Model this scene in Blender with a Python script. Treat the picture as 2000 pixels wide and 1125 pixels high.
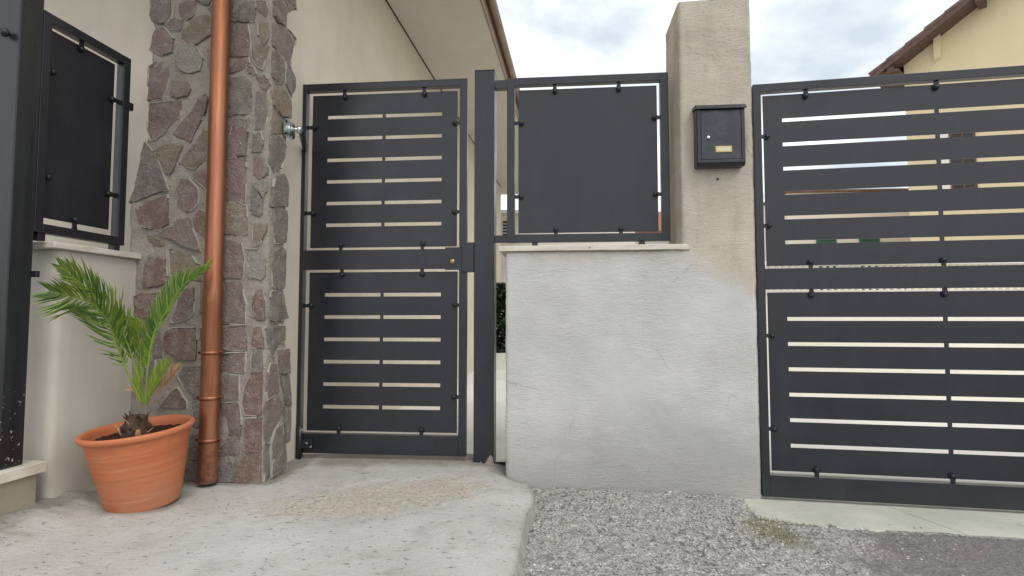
import bpy, bmesh, math, random
from mathutils import Vector, Matrix, noise

R = math.radians
scene = bpy.context.scene
for o in list(bpy.data.objects):
    bpy.data.objects.remove(o)
random.seed(7)

# ------------------------------------------------------------------ camera
cam = bpy.data.cameras.new('camera')
cam.sensor_width = 36.0
cam.lens = 36.0 * 1080 / 2000
cam.clip_start = 0.02
cam.clip_end = 500
cam_ob = bpy.data.objects.new('camera', cam)
scene.collection.objects.link(cam_ob)
cam_ob.location = (0, 0, 0.74)
cam_ob.rotation_euler = (R(93.1), 0, 0)
scene.camera = cam_ob

# ------------------------------------------------------------------ sky, sun, exposure
SUN_EL, SUN_AZ = 52.0, 150.0       # azimuth measured clockwise from +Y (the view direction)
world = bpy.data.worlds.new('World')
scene.world = world
world.use_nodes = True
nt = world.node_tree
for n in list(nt.nodes):
    nt.nodes.remove(n)
def wn(t, **k):
    n = nt.nodes.new(t)
    for a, b in k.items():
        setattr(n, a, b)
    return n
w_out = wn('ShaderNodeOutputWorld')
sky = wn('ShaderNodeTexSky')
sky.sky_type = 'NISHITA'
sky.sun_disc = False
sky.sun_elevation = R(SUN_EL)
sky.sun_rotation = R(SUN_AZ)
bg_sky = wn('ShaderNodeBackground'); bg_sky.inputs[1].default_value = 0.12
bg_cl = wn('ShaderNodeBackground'); bg_cl.inputs[1].default_value = 1.0
mixs = wn('ShaderNodeMixShader')
tc = wn('ShaderNodeTexCoord')
sep = wn('ShaderNodeSeparateXYZ')
zc = wn('ShaderNodeMath', operation='MAXIMUM'); zc.inputs[1].default_value = 0.0
za = wn('ShaderNodeMath', operation='ADD'); za.inputs[1].default_value = 0.22
dx = wn('ShaderNodeMath', operation='DIVIDE'); dy = wn('ShaderNodeMath', operation='DIVIDE')
cmb = wn('ShaderNodeCombineXYZ')
n1 = wn('ShaderNodeTexNoise'); n1.inputs['Scale'].default_value = 1.7; n1.inputs['Detail'].default_value = 7; n1.inputs['Roughness'].default_value = 0.52; n1.inputs['Distortion'].default_value = 0.35
n2 = wn('ShaderNodeTexNoise'); n2.inputs['Scale'].default_value = 1.1; n2.inputs['Detail'].default_value = 4
r1 = wn('ShaderNodeValToRGB')
r1.color_ramp.elements[0].position = 0.34; r1.color_ramp.elements[0].color = (0.52, 0.59, 0.66, 1)
r1.color_ramp.elements[1].position = 0.56; r1.color_ramp.elements[1].color = (1.10, 1.10, 1.09, 1)
e = r1.color_ramp.elements.new(0.44); e.color = (0.76, 0.80, 0.84, 1)
r2 = wn('ShaderNodeValToRGB')
r2.color_ramp.elements[0].position = 0.60; r2.color_ramp.elements[0].color = (1, 1, 1, 1)
r2.color_ramp.elements[1].position = 0.74; r2.color_ramp.elements[1].color = (0.45, 0.45, 0.45, 1)
L = nt.links.new
L(tc.outputs['Generated'], sep.inputs[0]); L(sep.outputs[2], zc.inputs[0]); L(zc.outputs[0], za.inputs[0])
L(sep.outputs[0], dx.inputs[0]); L(za.outputs[0], dx.inputs[1]); L(sep.outputs[1], dy.inputs[0]); L(za.outputs[0], dy.inputs[1])
L(dx.outputs[0], cmb.inputs[0]); L(dy.outputs[0], cmb.inputs[1]); cmb.inputs[2].default_value = 3.1
L(cmb.outputs[0], n1.inputs['Vector']); L(cmb.outputs[0], n2.inputs['Vector'])
L(n1.outputs['Fac'], r1.inputs[0]); L(n2.outputs['Fac'], r2.inputs[0])
L(sky.outputs[0], bg_sky.inputs[0]); L(r1.outputs[0], bg_cl.inputs[0])
L(r2.outputs[0], mixs.inputs[0]); L(bg_sky.outputs[0], mixs.inputs[1]); L(bg_cl.outputs[0], mixs.inputs[2])
L(mixs.outputs[0], w_out.inputs[0])

sun = bpy.data.lights.new('sun', 'SUN')
sun.energy = 0.9
sun.angle = R(35)
sun.color = (1.0, 0.96, 0.9)
sun_ob = bpy.data.objects.new('sun', sun)
scene.collection.objects.link(sun_ob)
_d = Vector((math.sin(R(SUN_AZ)) * math.cos(R(SUN_EL)), math.cos(R(SUN_AZ)) * math.cos(R(SUN_EL)), math.sin(R(SUN_EL))))
sun_ob.rotation_euler = _d.to_track_quat('Z', 'Y').to_euler()
sun_ob.location = _d * 20

vs = scene.view_settings
vs.view_transform = 'Standard'
vs.look = 'None'
vs.gamma = 1.0
vs.use_curve_mapping = False
vs.exposure = 0.42
scene.cycles.max_bounces = 6
scene.cycles.diffuse_bounces = 4
scene.cycles.glossy_bounces = 3

# ------------------------------------------------------------------ materials
def lin(r, g, b):
    f = lambda c: (c / 255 / 12.92) if c <= 10 else ((c / 255 + 0.055) / 1.055) ** 2.4
    return (f(r), f(g), f(b))

class NT:
    def __init__(s, name):
        s.m = bpy.data.materials.new(name); s.m.use_nodes = True
        s.t = s.m.node_tree
        s.b = s.t.nodes['Principled BSDF']
        s.out = s.t.nodes['Material Output']
        s.tc = s.t.nodes.new('ShaderNodeTexCoord')
    def n(s, t, **k):
        q = s.t.nodes.new(t)
        for a, b in k.items():
            setattr(q, a, b)
        return q
    def l(s, a, b): s.t.links.new(a, b)
    def noise(s, scale, detail=5, rough=0.55, dist=0.0, vec=None, stretch=None):
        q = s.n('ShaderNodeTexNoise')
        q.inputs['Scale'].default_value = scale; q.inputs['Detail'].default_value = min(detail, 4)
        q.inputs['Roughness'].default_value = rough; q.inputs['Distortion'].default_value = dist
        v = vec or s.tc.outputs['Object']
        if stretch:
            mp = s.n('ShaderNodeMapping'); mp.inputs['Scale'].default_value = stretch
            s.l(v, mp.inputs[0]); v = mp.outputs[0]
        s.l(v, q.inputs['Vector'])
        return q.outputs['Fac']
    def ramp(s, fac, stops):
        q = s.n('ShaderNodeValToRGB'); cr = q.color_ramp
        while len(cr.elements) < len(stops): cr.elements.new(0.5)
        for el, (p, c) in zip(cr.elements, stops):
            el.position = p
            el.color = (c, c, c, 1) if isinstance(c, (int, float)) else (*c[:3], 1)
        s.l(fac, q.inputs[0]); return q.outputs[0]
    def mix(s, fac, a, b, mode='MIX'):
        q = s.n('ShaderNodeMix', data_type='RGBA', blend_type=mode)
        for i, v in ((0, fac), (6, a), (7, b)):
            if hasattr(v, 'links'): s.l(v, q.inputs[i])
            elif i == 0: q.inputs[0].default_value = v
            else: q.inputs[i].default_value = (*v[:3], 1)
        return q.outputs[2]
    def math(s, op, a, b=None):
        q = s.n('ShaderNodeMath', operation=op)
        for i, v in ((0, a), (1, b)):
            if v is None: continue
            if hasattr(v, 'links'): s.l(v, q.inputs[i])
            else: q.inputs[i].default_value = v
        return q.outputs[0]
    def crack(s, scale, width, mscale, lo, hi):
        nz = s.n('ShaderNodeTexNoise'); nz.inputs['Scale'].default_value = 5.0; nz.inputs['Detail'].default_value = 4
        s.l(s.tc.outputs['Object'], nz.inputs['Vector'])
        mx = s.n('ShaderNodeMix', data_type='VECTOR'); mx.inputs[0].default_value = 0.16
        s.l(s.tc.outputs['Object'], mx.inputs[4]); s.l(nz.outputs['Color'], mx.inputs[5])
        vo = s.n('ShaderNodeTexVoronoi', feature='DISTANCE_TO_EDGE'); vo.inputs['Scale'].default_value = scale
        s.l(mx.outputs[1], vo.inputs['Vector'])
        e = s.ramp(vo.outputs['Distance'], [(0.0, 1.0), (width, 0.0)])
        return s.math('MULTIPLY', e, s.ramp(s.noise(mscale, 3), [(lo, 0.0), (hi, 1.0)]))
    def attr(s, name):
        q = s.n('ShaderNodeAttribute'); q.attribute_name = name; return q
    def color(s, v):
        if hasattr(v, 'links'): s.l(v, s.b.inputs['Base Color'])
        else: s.b.inputs['Base Color'].default_value = (*v[:3], 1)
    def rough(s, v):
        if hasattr(v, 'links'): s.l(v, s.b.inputs['Roughness'])
        else: s.b.inputs['Roughness'].default_value = v
    def bump(s, *pairs):
        prev = None
        for h, dist in pairs:
            q = s.n('ShaderNodeBump'); q.inputs['Distance'].default_value = dist; q.inputs['Strength'].default_value = 1.0
            s.l(h, q.inputs['Height'])
            if prev: s.l(prev, q.inputs['Normal'])
            prev = q.outputs[0]
        s.l(prev, s.b.inputs['Normal'])

def simple(name, col, rough=0.6, metal=0.0, var=0.12, vscale=6, bscale=60, bdist=0.0008, spec=0.5):
    t = NT(name)
    n = t.noise(vscale, 6)
    t.color(t.mix(t.ramp(n, [(0.3, 0.0), (0.7, 1.0)]), tuple(c * (1 - var) for c in col), tuple(min(1, c * (1 + var)) for c in col)))
    t.rough(rough); t.b.inputs['Metallic'].default_value = metal
    t.b.inputs['Specular IOR Level'].default_value = spec
    if bdist: t.bump((t.noise(bscale, 4), bdist))
    return t.m

def steel():
    t = NT('anthracite_powder_coat')
    a = t.noise(2.3, 5); d = t.noise(45, 3)
    c = t.mix(t.ramp(a, [(0.3, 0.0), (0.7, 1.0)]), lin(28, 31, 37), lin(34, 37, 44))
    spk = t.ramp(t.noise(120, 2), [(0.70, 0.0), (0.75, 1.0)])
    c = t.mix(t.math('MULTIPLY', spk, 0.3), c, lin(92, 95, 98))
    dus = t.ramp(t.noise(7, 4, 0.65, 0.4, stretch=(2.2, 2.2, 0.22)), [(0.48, 0.0), (0.80, 0.06)])
    c = t.mix(dus, c, lin(84, 84, 82))
    t.color(c)
    t.rough(t.ramp(t.noise(5, 5), [(0.3, 0.26), (0.7, 0.46)]))
    t.b.inputs['Specular IOR Level'].default_value = 0.6
    t.bump((t.noise(3.5, 2), 0.0012), (d, 0.0002), (t.noise(420, 2), 0.0001))
    return t.m

def steel_old():
    t = NT('old_black_steel')
    a = t.noise(3, 6, stretch=(6, 6, 0.6))
    c = t.mix(t.ramp(a, [(0.35, 0.0), (0.75, 1.0)]), lin(32, 36, 38), lin(48, 52, 54))
    sp = t.noise(95, 1); se = t.n('ShaderNodeSeparateXYZ'); t.l(t.tc.outputs['Object'], se.inputs[0])
    low = t.ramp(se.outputs[2], [(0.25, 1.0), (0.55, 0.0)])
    spk = t.math('MULTIPLY', t.ramp(sp, [(0.68, 0.0), (0.72, 1.0)]), low)
    t.color(t.mix(spk, c, lin(185, 185, 180)))
    t.rough(t.ramp(a, [(0.3, 0.22), (0.7, 0.42)]))
    t.bump((t.noise(60, 3), 0.0003))
    return t.m

def plaster(name, base, dark, vscale=2.2, grain=0.0012):
    t = NT(name)
    c = t.mix(t.ramp(t.noise(vscale, 7, 0.6), [(0.32, 0.0), (0.7, 1.0)]), dark, base)
    c = t.mix(t.math('MULTIPLY', t.ramp(t.noise(9, 5, stretch=(1, 1, 0.25)), [(0.55, 0.0), (0.8, 1.0)]), 0.35), c, tuple(x * 0.8 for x in dark))
    t.color(c); t.rough(0.9); t.b.inputs['Specular IOR Level'].default_value = 0.2
    t.bump((t.noise(14, 6), 0.002), (t.noise(190, 4), grain))
    return t.m

def wall_render():
    # smooth grey-white skim below, older sandy render above and down the pillar edge
    t = NT('boundary_wall_render')
    se = t.n('ShaderNodeSeparateXYZ'); t.l(t.tc.outputs['Object'], se.inputs[0])
    x, z = se.outputs[0], se.outputs[2]
    warp = t.noise(3.0, 5, 0.6)
    xr = t.ramp(x, [(0.0, 0.0), (1.0, 1.0)])
    # boundary height of the skim: lower towards the pillar's outer edge
    xn = t.math('ADD', x, 0.36)
    xm = t.math('MAXIMUM', xn, 0.0)
    drop = t.math('MULTIPLY', t.math('POWER', xm, 1.2), 0.72)
    hgt = t.math('SUBTRACT', 1.06, drop)
    hh = t.math('ADD', hgt, t.math('MULTIPLY', t.math('SUBTRACT', warp, 0.5), 0.2))
    m = t.ramp(t.math('ADD', t.math('MULTIPLY', t.math('SUBTRACT', z, hh), 7.0), 0.5), [(0.1, 0.0), (0.9, 1.0)])
    sk = t.mix(t.ramp(t.noise(2.6, 7, 0.62), [(0.3, 0.0), (0.72, 1.0)]), lin(184, 184, 181), lin(204, 203, 200))
    sk = t.mix(t.math('MULTIPLY', t.ramp(t.noise(3.6, 5, 0.6), [(0.55, 0.0), (0.72, 1.0)]), 0.35), sk, lin(190, 184, 177))
    low = t.ramp(t.math('ADD', z, t.math('MULTIPLY', t.math('SUBTRACT', t.noise(2.2, 5), 0.5), 0.5)), [(-0.05, 1.0), (0.34, 0.0)])
    sk = t.mix(t.math('MULTIPLY', low, 0.75), sk, lin(156, 155, 150))
    od = t.mix(t.ramp(t.noise(3.2, 7, 0.62), [(0.3, 0.0), (0.7, 1.0)]), lin(178, 170, 156), lin(201, 192, 177))
    pit = t.ramp(t.noise(75, 3), [(0.60, 0.0), (0.74, 1.0)])
    od = t.mix(t.math('MULTIPLY', pit, 0.55), od, lin(122, 116, 102))
    stn = t.math('MULTIPLY', t.ramp(t.noise(5, 6, 0.65, stretch=(1.6, 1.6, 0.35)), [(0.5, 0.0), (0.72, 1.0)]), t.ramp(z, [(0.0, 0.15), (1.0, 0.36)]))
    od = t.mix(stn, od, lin(136, 131, 117))
    ck = t.crack(1.5, 0.006, 2.3, 0.52, 0.60)
    t.color(t.mix(t.math('MULTIPLY', ck, 0.4), t.mix(m, sk, od), lin(112, 108, 102)))
    t.rough(0.92); t.b.inputs['Specular IOR Level'].default_value = 0.2
    drag = t.noise(46, 4, 0.62, 1.2, stretch=(0.5, 1, 1.5))
    msk = t.ramp(t.noise(1.7, 3), [(0.35, 0.15), (0.65, 1.0)])
    t.bump((t.math('MULTIPLY', drag, msk), 0.0062), (t.noise(190, 3), 0.0018))
    return t.m

def stone_mat(name, a, b):
    t = NT(name)
    oi = t.n('ShaderNodeObjectInfo')
    ad = t.n('ShaderNodeVectorMath', operation='ADD'); t.l(t.tc.outputs['Object'], ad.inputs[0]); t.l(oi.outputs['Random'], ad.inputs[1])
    v = ad.outputs[0]
    c = t.mix(t.ramp(t.noise(9, 7, 0.65, vec=v), [(0.3, 0.0), (0.7, 1.0)]), a, b)
    c = t.mix(t.ramp(oi.outputs['Random'], [(0.0, 0.0), (1.0, 0.45)]), c, tuple(x * 0.8 for x in a))
    wash = t.math('MULTIPLY', t.ramp(t.noise(20, 5, 0.7, vec=v), [(0.46, 0.0), (0.70, 1.0)]), 0.7)
    c = t.mix(wash, c, lin(158, 153, 145))
    dk = t.ramp(t.noise(130, 4, 0.7, vec=v), [(0.52, 0.0), (0.64, 1.0)])
    c = t.mix(t.math('MULTIPLY', dk, 0.6), c, tuple(x * 0.45 for x in a))
    wt = t.ramp(t.noise(120, 2, vec=v), [(0.68, 0.0), (0.73, 1.0)])
    c = t.mix(wt, c, lin(198, 194, 188))
    t.color(c); t.rough(0.9); t.b.inputs['Specular IOR Level'].default_value = 0.25
    t.bump((t.noise(30, 4, 0.7, vec=v), 0.014), (t.noise(160, 3, 0.7, vec=v), 0.006))
    return t.m

M = {}
M['steel'] = steel()
M['steel_old'] = steel_old()
M['bolt'] = simple('black_bolt', lin(38, 41, 46), 0.35, 0.3, 0.1, 40, 200, 0.0002)
M['render'] = wall_render()
M['house'] = plaster('house_cream_plaster', lin(213, 204, 189), lin(201, 192, 177))
M['lowwall'] = plaster('low_wall_plaster', lin(208, 203, 192), lin(194, 189, 179), 2.0, 0.001)
M['soffit'] = plaster('soffit_plaster', lin(210, 204, 194), lin(202, 196, 186), 1.5, 0.0008)
M['yellow'] = plaster('yellow_plaster', lin(232, 218, 182), lin(222, 207, 170), 0.8, 0.001)
M['pale'] = plaster('pale_plaster', lin(230, 222, 214), lin(220, 211, 203), 0.8, 0.001)
M['creamwall'] = plaster('cream_wall_plaster', lin(240, 236, 224), lin(230, 225, 212), 1.2, 0.001)
M['white'] = simple('white_paint', lin(232, 230, 226), 0.6, 0, 0.05)
M['brown'] = simple('brown_wood', lin(98, 76, 68), 0.7, 0, 0.25, 12, 40, 0.002)
M['fascia'] = simple('weathered_fascia', lin(150, 134, 122), 0.8, 0, 0.2, 12, 40, 0.001)
M['dark'] = simple('dark_window', lin(34, 30, 30), 0.2, 0, 0.1)
M['green_sh'] = simple('green_shutter', lin(52, 92, 82), 0.6, 0, 0.1)
M['tile'] = simple('roof_tile', lin(146, 94, 74), 0.85, 0, 0.3, 9, 40, 0.004)
M['tile_dk'] = simple('weathered_roof_tile', lin(104, 82, 74), 0.85, 0, 0.35, 9, 40, 0.006)
M['zinc'] = simple('galvanised_steel', lin(205, 212, 212), 0.32, 0.9, 0.15, 30, 90, 0.0003)
M['brass'] = simple('brass', lin(186, 160, 110), 0.35, 0.9, 0.15, 40, 90, 0.0002)
M['card'] = simple('cream_name_card', lin(208, 203, 172), 0.7, 0, 0.06, 30)
M['soil'] = simple('potting_soil', lin(62, 44, 36), 0.95, 0, 0.5, 60, 80, 0.01, 0.1)
M['bark'] = simple('palm_bark', lin(78, 62, 50), 0.9, 0, 0.4, 40, 90, 0.004, 0.2)
M['fibre'] = simple('dry_palm_fibre', lin(150, 116, 84), 0.9, 0, 0.3, 40, 90, 0.001, 0.2)
M['hedge'] = simple('hedge_leaf', lin(44, 66, 38), 0.6, 0, 0.4, 8, 60, 0.0)

t = NT('mortar')
c = t.mix(t.ramp(t.noise(6, 7, 0.65), [(0.3, 0.0), (0.7, 1.0)]), lin(140, 133, 124), lin(166, 158, 147))
c = t.mix(t.math('MULTIPLY', t.ramp(t.noise(60, 4), [(0.58, 0.0), (0.7, 1.0)]), 0.5), c, lin(112, 106, 98))
c = t.mix(t.ramp(t.noise(34, 3), [(0.7, 0.0), (0.76, 0.6)]), c, lin(196, 192, 182))
t.color(c); t.rough(0.95); t.bump((t.noise(34, 4, 0.7), 0.012), (t.noise(160, 4), 0.004)); M['mortar'] = t.m
t = NT('pale_pointing')
t.color(t.mix(t.ramp(t.noise(16, 5, 0.65), [(0.3, 0.0), (0.7, 1.0)]), lin(150, 144, 135), lin(178, 171, 161))); t.rough(0.95)
t.bump((t.noise(60, 4), 0.003)); M['pointing'] = t.m
M['plinth'] = plaster('stained_plinth_plaster', lin(178, 172, 154), lin(150, 144, 126), 5.0, 0.002)
M['st_p'] = stone_mat('porphyry_purple', lin(148, 130, 124), lin(122, 106, 102))
M['st_b'] = stone_mat('porphyry_brown', lin(144, 121, 110), lin(117, 97, 89))
M['st_o'] = stone_mat('porphyry_ochre', lin(152, 138, 121), lin(126, 114, 100))
M['st_g'] = stone_mat('porphyry_grey', lin(144, 136, 129), lin(116, 109, 103))
M['st_l'] = stone_mat('pale_rubble', lin(160, 156, 148), lin(138, 133, 126))

t = NT('travertine_coping')
c = t.mix(t.ramp(t.noise(10, 6, stretch=(0.3, 1, 3)), [(0.35, 0.0), (0.65, 1.0)]), lin(196, 188, 174), lin(222, 216, 204))
c = t.mix(t.ramp(t.noise(38, 4), [(0.66, 0.0), (0.74, 0.8)]), c, lin(120, 112, 100))
t.color(c); t.rough(0.6); t.bump((t.noise(50, 4), 0.0015)); M['coping'] = t.m

t = NT('copper_painted_pipe')
se = t.n('ShaderNodeSeparateXYZ'); t.l(t.tc.outputs['Object'], se.inputs[0])
c = t.mix(t.ramp(t.noise(4, 5, 0.65, stretch=(6, 6, 0.5)), [(0.3, 0.0), (0.7, 1.0)]), lin(136, 86, 62), lin(174, 118, 90))
c = t.mix(t.ramp(t.noise(26, 4, 0.7, stretch=(1, 1, 0.3)), [(0.55, 0.0), (0.75, 0.5)]), c, lin(128, 84, 66))
gr = t.math('MULTIPLY', t.ramp(t.noise(40, 6, 0.7), [(0.4, 0.0), (0.62, 1.0)]), t.ramp(se.outputs[2], [(0.10, 1.0), (0.24, 0.0)]))
t.color(t.mix(gr, c, lin(112, 84, 76)))
t.rough(t.ramp(se.outputs[2], [(0.10, 0.75), (0.26, 0.44)])); t.b.inputs['Metallic'].default_value = 0.8
t.bump((t.noise(14, 3, stretch=(1, 1, 0.2)), 0.0012)); M['copper'] = t.m

t = NT('terracotta_plastic')
se = t.n('ShaderNodeSeparateXYZ'); t.l(t.tc.outputs['Object'], se.inputs[0])
c = t.mix(t.ramp(t.noise(5, 6, stretch=(1, 1, 4)), [(0.3, 0.0), (0.7, 1.0)]), lin(178, 98, 60), lin(196, 114, 72))
dust = t.math('MULTIPLY', t.ramp(t.noise(7, 6, 0.65), [(0.35, 0.1), (0.7, 1.0)]), t.ramp(se.outputs[2], [(0.0, 1.0), (0.28, 0.12)]))
c = t.mix(t.math('MULTIPLY', dust, 0.75), c, lin(170, 126, 98))
rg = t.math('MULTIPLY', t.ramp(t.noise(30, 4, 0.7, 0.2, stretch=(0.06, 0.06, 2.2)), [(0.50, 0.0), (0.66, 1.0)]), t.ramp(t.noise(9, 4), [(0.35, 0.0), (0.65, 0.55)]))
c = t.mix(rg, c, lin(206, 156, 128))
c = t.mix(t.ramp(t.noise(60, 4, 0.7), [(0.62, 0.0), (0.74, 0.45)]), c, lin(132, 78, 56))
t.color(c); t.rough(t.ramp(t.noise(8, 4), [(0.3, 0.38), (0.7, 0.62)])); t.bump((t.noise(16, 3, stretch=(0.15, 0.15, 3)), 0.0022)); M['pot'] = t.m

t = NT('palm_leaf')
at = t.attr('tint')
c = t.mix(at.outputs['Fac'], lin(46, 80, 28), lin(128, 148, 54))
t.color(c); t.rough(0.5); t.b.inputs['Specular IOR Level'].default_value = 0.3
M['leaf'] = t.m
t = NT('dry_palm_leaf')
at = t.attr('tint'); t.color(t.mix(at.outputs['Fac'], lin(150, 112, 84), lin(176, 148, 112))); t.rough(0.7); M['dryleaf'] = t.m

def slab_mat():
    t = NT('worn_concrete')
    c = t.mix(t.ramp(t.noise(2.0, 8, 0.6), [(0.3, 0.0), (0.7, 1.0)]), lin(176, 174, 169), lin(201, 199, 194))
    c = t.mix(t.math('MULTIPLY', t.ramp(t.noise(5, 7, 0.7, 0.5), [(0.52, 0.0), (0.7, 1.0)]), 0.55), c, lin(158, 155, 148))
    c = t.mix(t.math('MULTIPLY', t.ramp(t.noise(1.3, 5), [(0.5, 0.0), (0.7, 1.0)]), 0.4), c, lin(206, 206, 204))
    pa = t.attr('patch').outputs['Fac']
    ag = t.mix(t.ramp(t.noise(70, 3), [(0.35, 0.0), (0.65, 1.0)]), lin(160, 153, 138), lin(206, 199, 184))
    ag = t.mix(t.ramp(t.noise(4, 4), [(0.45, 0.0), (0.62, 0.6)]), ag, lin(186, 168, 154))
    pm = t.ramp(t.math('ADD', pa, t.math('MULTIPLY', t.math('SUBTRACT', t.noise(16, 6, 0.75), 0.5), 1.7)), [(0.42, 0.0), (0.72, 0.72)])
    c = t.mix(pm, c, ag)
    di = t.attr('dirt_shade').outputs['Fac']  # grime along the joints, plus contact shade painted into the colour
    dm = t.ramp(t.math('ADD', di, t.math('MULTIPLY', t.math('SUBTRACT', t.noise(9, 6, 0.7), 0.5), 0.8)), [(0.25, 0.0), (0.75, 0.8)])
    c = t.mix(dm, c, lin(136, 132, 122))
    # short pits and scratches dragged when the screed was wet
    ps = t.ramp(t.noise(48, 4, 0.65, stretch=(0.6, 1.5, 1)), [(0.63, 0.0), (0.70, 1.0)])
    c = t.mix(t.math('MULTIPLY', ps, 0.55), c, lin(120, 117, 110))
    ck = t.crack(1.3, 0.005, 1.9, 0.50, 0.58)
    c = t.mix(t.math('MULTIPLY', ck, 0.28), c, lin(112, 109, 103))
    gr = t.ramp(t.noise(260, 2), [(0.3, 0.86), (0.7, 1.06)])
    c = t.mix(1.0, c, gr, 'MULTIPLY')
    t.color(c); t.rough(0.93); t.b.inputs['Specular IOR Level'].default_value = 0.2
    t.bump((t.noise(55, 5, 0.7, stretch=(0.7, 1.3, 1)), 0.005), (ps, -0.005), (t.noise(230, 3), 0.0025))
    return t.m
M['slab'] = slab_mat()

def gravel_mat():
    t = NT('gravelly_ground')
    a = t.noise(95, 4, 0.7); b = t.noise(42, 5, 0.7, 0.4)
    gv = t.mix(t.ramp(a, [(0.34, 0.0), (0.62, 1.0)]), lin(112, 110, 107), lin(198, 196, 192))
    gv = t.mix(t.math('MULTIPLY', t.ramp(b, [(0.50, 0.0), (0.64, 1.0)]), 0.8), gv, lin(88, 85, 82))
    asp = t.mix(t.ramp(a, [(0.3, 0.0), (0.75, 1.0)]), lin(104, 103, 103), lin(158, 156, 155))
    asp = t.mix(t.ramp(t.noise(6, 5), [(0.55, 0.0), (0.75, 0.5)]), asp, lin(140, 118, 110))
    con = t.mix(t.ramp(t.noise(12, 6), [(0.3, 0.0), (0.7, 1.0)]), lin(180, 177, 170), lin(204, 202, 196))
    j = t.math('MULTIPLY', t.math('SUBTRACT', t.noise(11, 6, 0.7), 0.5), 0.9)
    za = t.ramp(t.math('ADD', t.attr('asphalt').outputs['Fac'], j), [(0.35, 0.0), (0.65, 1.0)])
    zc = t.ramp(t.math('ADD', t.attr('concrete').outputs['Fac'], j), [(0.35, 0.0), (0.65, 1.0)])
    zm = t.ramp(t.math('ADD', t.attr('moss').outputs['Fac'], j), [(0.45, 0.0), (0.8, 0.7)])
    gv = t.mix(t.ramp(t.noise(5, 4, 0.6), [(0.45, 0.0), (0.7, 0.5)]), gv, lin(176, 173, 167))
    c = t.mix(za, gv, asp); c = t.mix(zc, c, con)
    c = t.mix(zm, c, t.mix(a, lin(112, 112, 84), lin(146, 142, 112)))
    t.color(c); t.rough(0.95); t.b.inputs['Specular IOR Level'].default_value = 0.2
    t.bump((b, 0.012), (a, 0.007))
    return t.m
M['gravel'] = gravel_mat()
t = NT('gravel_chips'); at = t.attr('tint')
t.color(t.ramp(at.outputs['Fac'], [(0.0, lin(78, 76, 74)), (0.28, lin(112, 110, 107)), (0.5, lin(158, 156, 153)), (0.74, lin(196, 194, 191)), (0.95, lin(176, 166, 158)), (1.0, lin(226, 225, 222))]))
t.rough(0.9); M['chips'] = t.m
M['paving'] = plaster('pale_courtyard_concrete', lin(224, 222, 214), lin(208, 206, 198), 1.2, 0.001)
t = NT('gate_sill_concrete')
c = t.mix(t.ramp(t.noise(3, 7, 0.6), [(0.3, 0.0), (0.7, 1.0)]), lin(168, 170, 158), lin(196, 196, 184))
c = t.mix(t.ramp(t.noise(30, 5), [(0.64, 0.0), (0.72, 0.5)]), c, lin(130, 126, 116))
t.color(c); t.rough(0.8); t.bump((t.noise(30, 5), 0.002)); M['sill'] = t.m
M['road'] = simple('road_asphalt', lin(112, 111, 110), 0.95, 0, 0.2, 4, 120, 0.004, 0.2)
t = NT('weed'); at = t.attr('tint'); t.color(t.mix(at.outputs['Fac'], lin(84, 92, 56), lin(134, 132, 92))); t.rough(0.7); M['weed'] = t.m

# ------------------------------------------------------------------ helpers
COL = scene.collection
def link(name, me, mat, parent=None, smooth=False):
    o = bpy.data.objects.new(name, me); COL.objects.link(o)
    if mat is not None and not me.materials: me.materials.append(mat)
    if parent is not None: o.parent = parent
    if smooth:
        for p in me.polygons: p.use_smooth = True
    return o
def tag(o, label, cat=None, group=None, kind=None):
    if label: o['label'] = label
    if cat: o['category'] = cat
    if group: o['group'] = group
    if kind: o['kind'] = kind
    return o
def thing(name, label, cat, loc=(0, 0, 0), deg=0.0, group=None):
    o = bpy.data.objects.new(name, None); COL.objects.link(o)
    o.empty_display_size = 0.1
    o.location = loc; o.rotation_euler = (0, 0, -R(deg))
    return tag(o, label, cat, group)
def mesh(name, verts, faces):
    me = bpy.data.meshes.new(name); me.from_pydata(verts, [], faces); me.update(); return me
def bm_mesh(name, bm):
    bmesh.ops.recalc_face_normals(bm, faces=bm.faces)
    me = bpy.data.meshes.new(name); bm.to_mesh(me); bm.free(); return me
def bm_box(bm, x0, x1, y0, y1, z0, z1, bev=0.0):
    vs = [bm.verts.new(p) for p in ((x0, y0, z0), (x1, y0, z0), (x1, y1, z0), (x0, y1, z0), (x0, y0, z1), (x1, y0, z1), (x1, y1, z1), (x0, y1, z1))]
    fs = [bm.faces.new([vs[i] for i in q]) for q in ((0, 3, 2, 1), (4, 5, 6, 7), (0, 1, 5, 4), (1, 2, 6, 5), (2, 3, 7, 6), (3, 0, 4, 7))]
    if bev:
        es = list({e for f in fs for e in f.edges})
        bmesh.ops.bevel(bm, geom=es, offset=bev, segments=2, affect='EDGES', profile=0.5)
def box(name, x0, x1, y0, y1, z0, z1, mat, parent=None, bev=0.0015):
    bm = bmesh.new(); bm_box(bm, x0, x1, y0, y1, z0, z1, bev)
    return link(name, bm_mesh(name, bm), mat, parent)
def lathe_mesh(name, prof, seg=32, closed=False):
    vs, fs = [], []
    n = len(prof)
    for i in range(seg):
        a = 2 * math.pi * i / seg
        for r, z in prof: vs.append((r * math.cos(a), r * math.sin(a), z))
    for i in range(seg):
        j = (i + 1) % seg
        for k in range(n - 1):
            fs.append((i * n + k, j * n + k, j * n + k + 1, i * n + k + 1))
    return mesh(name, vs, fs)
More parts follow.
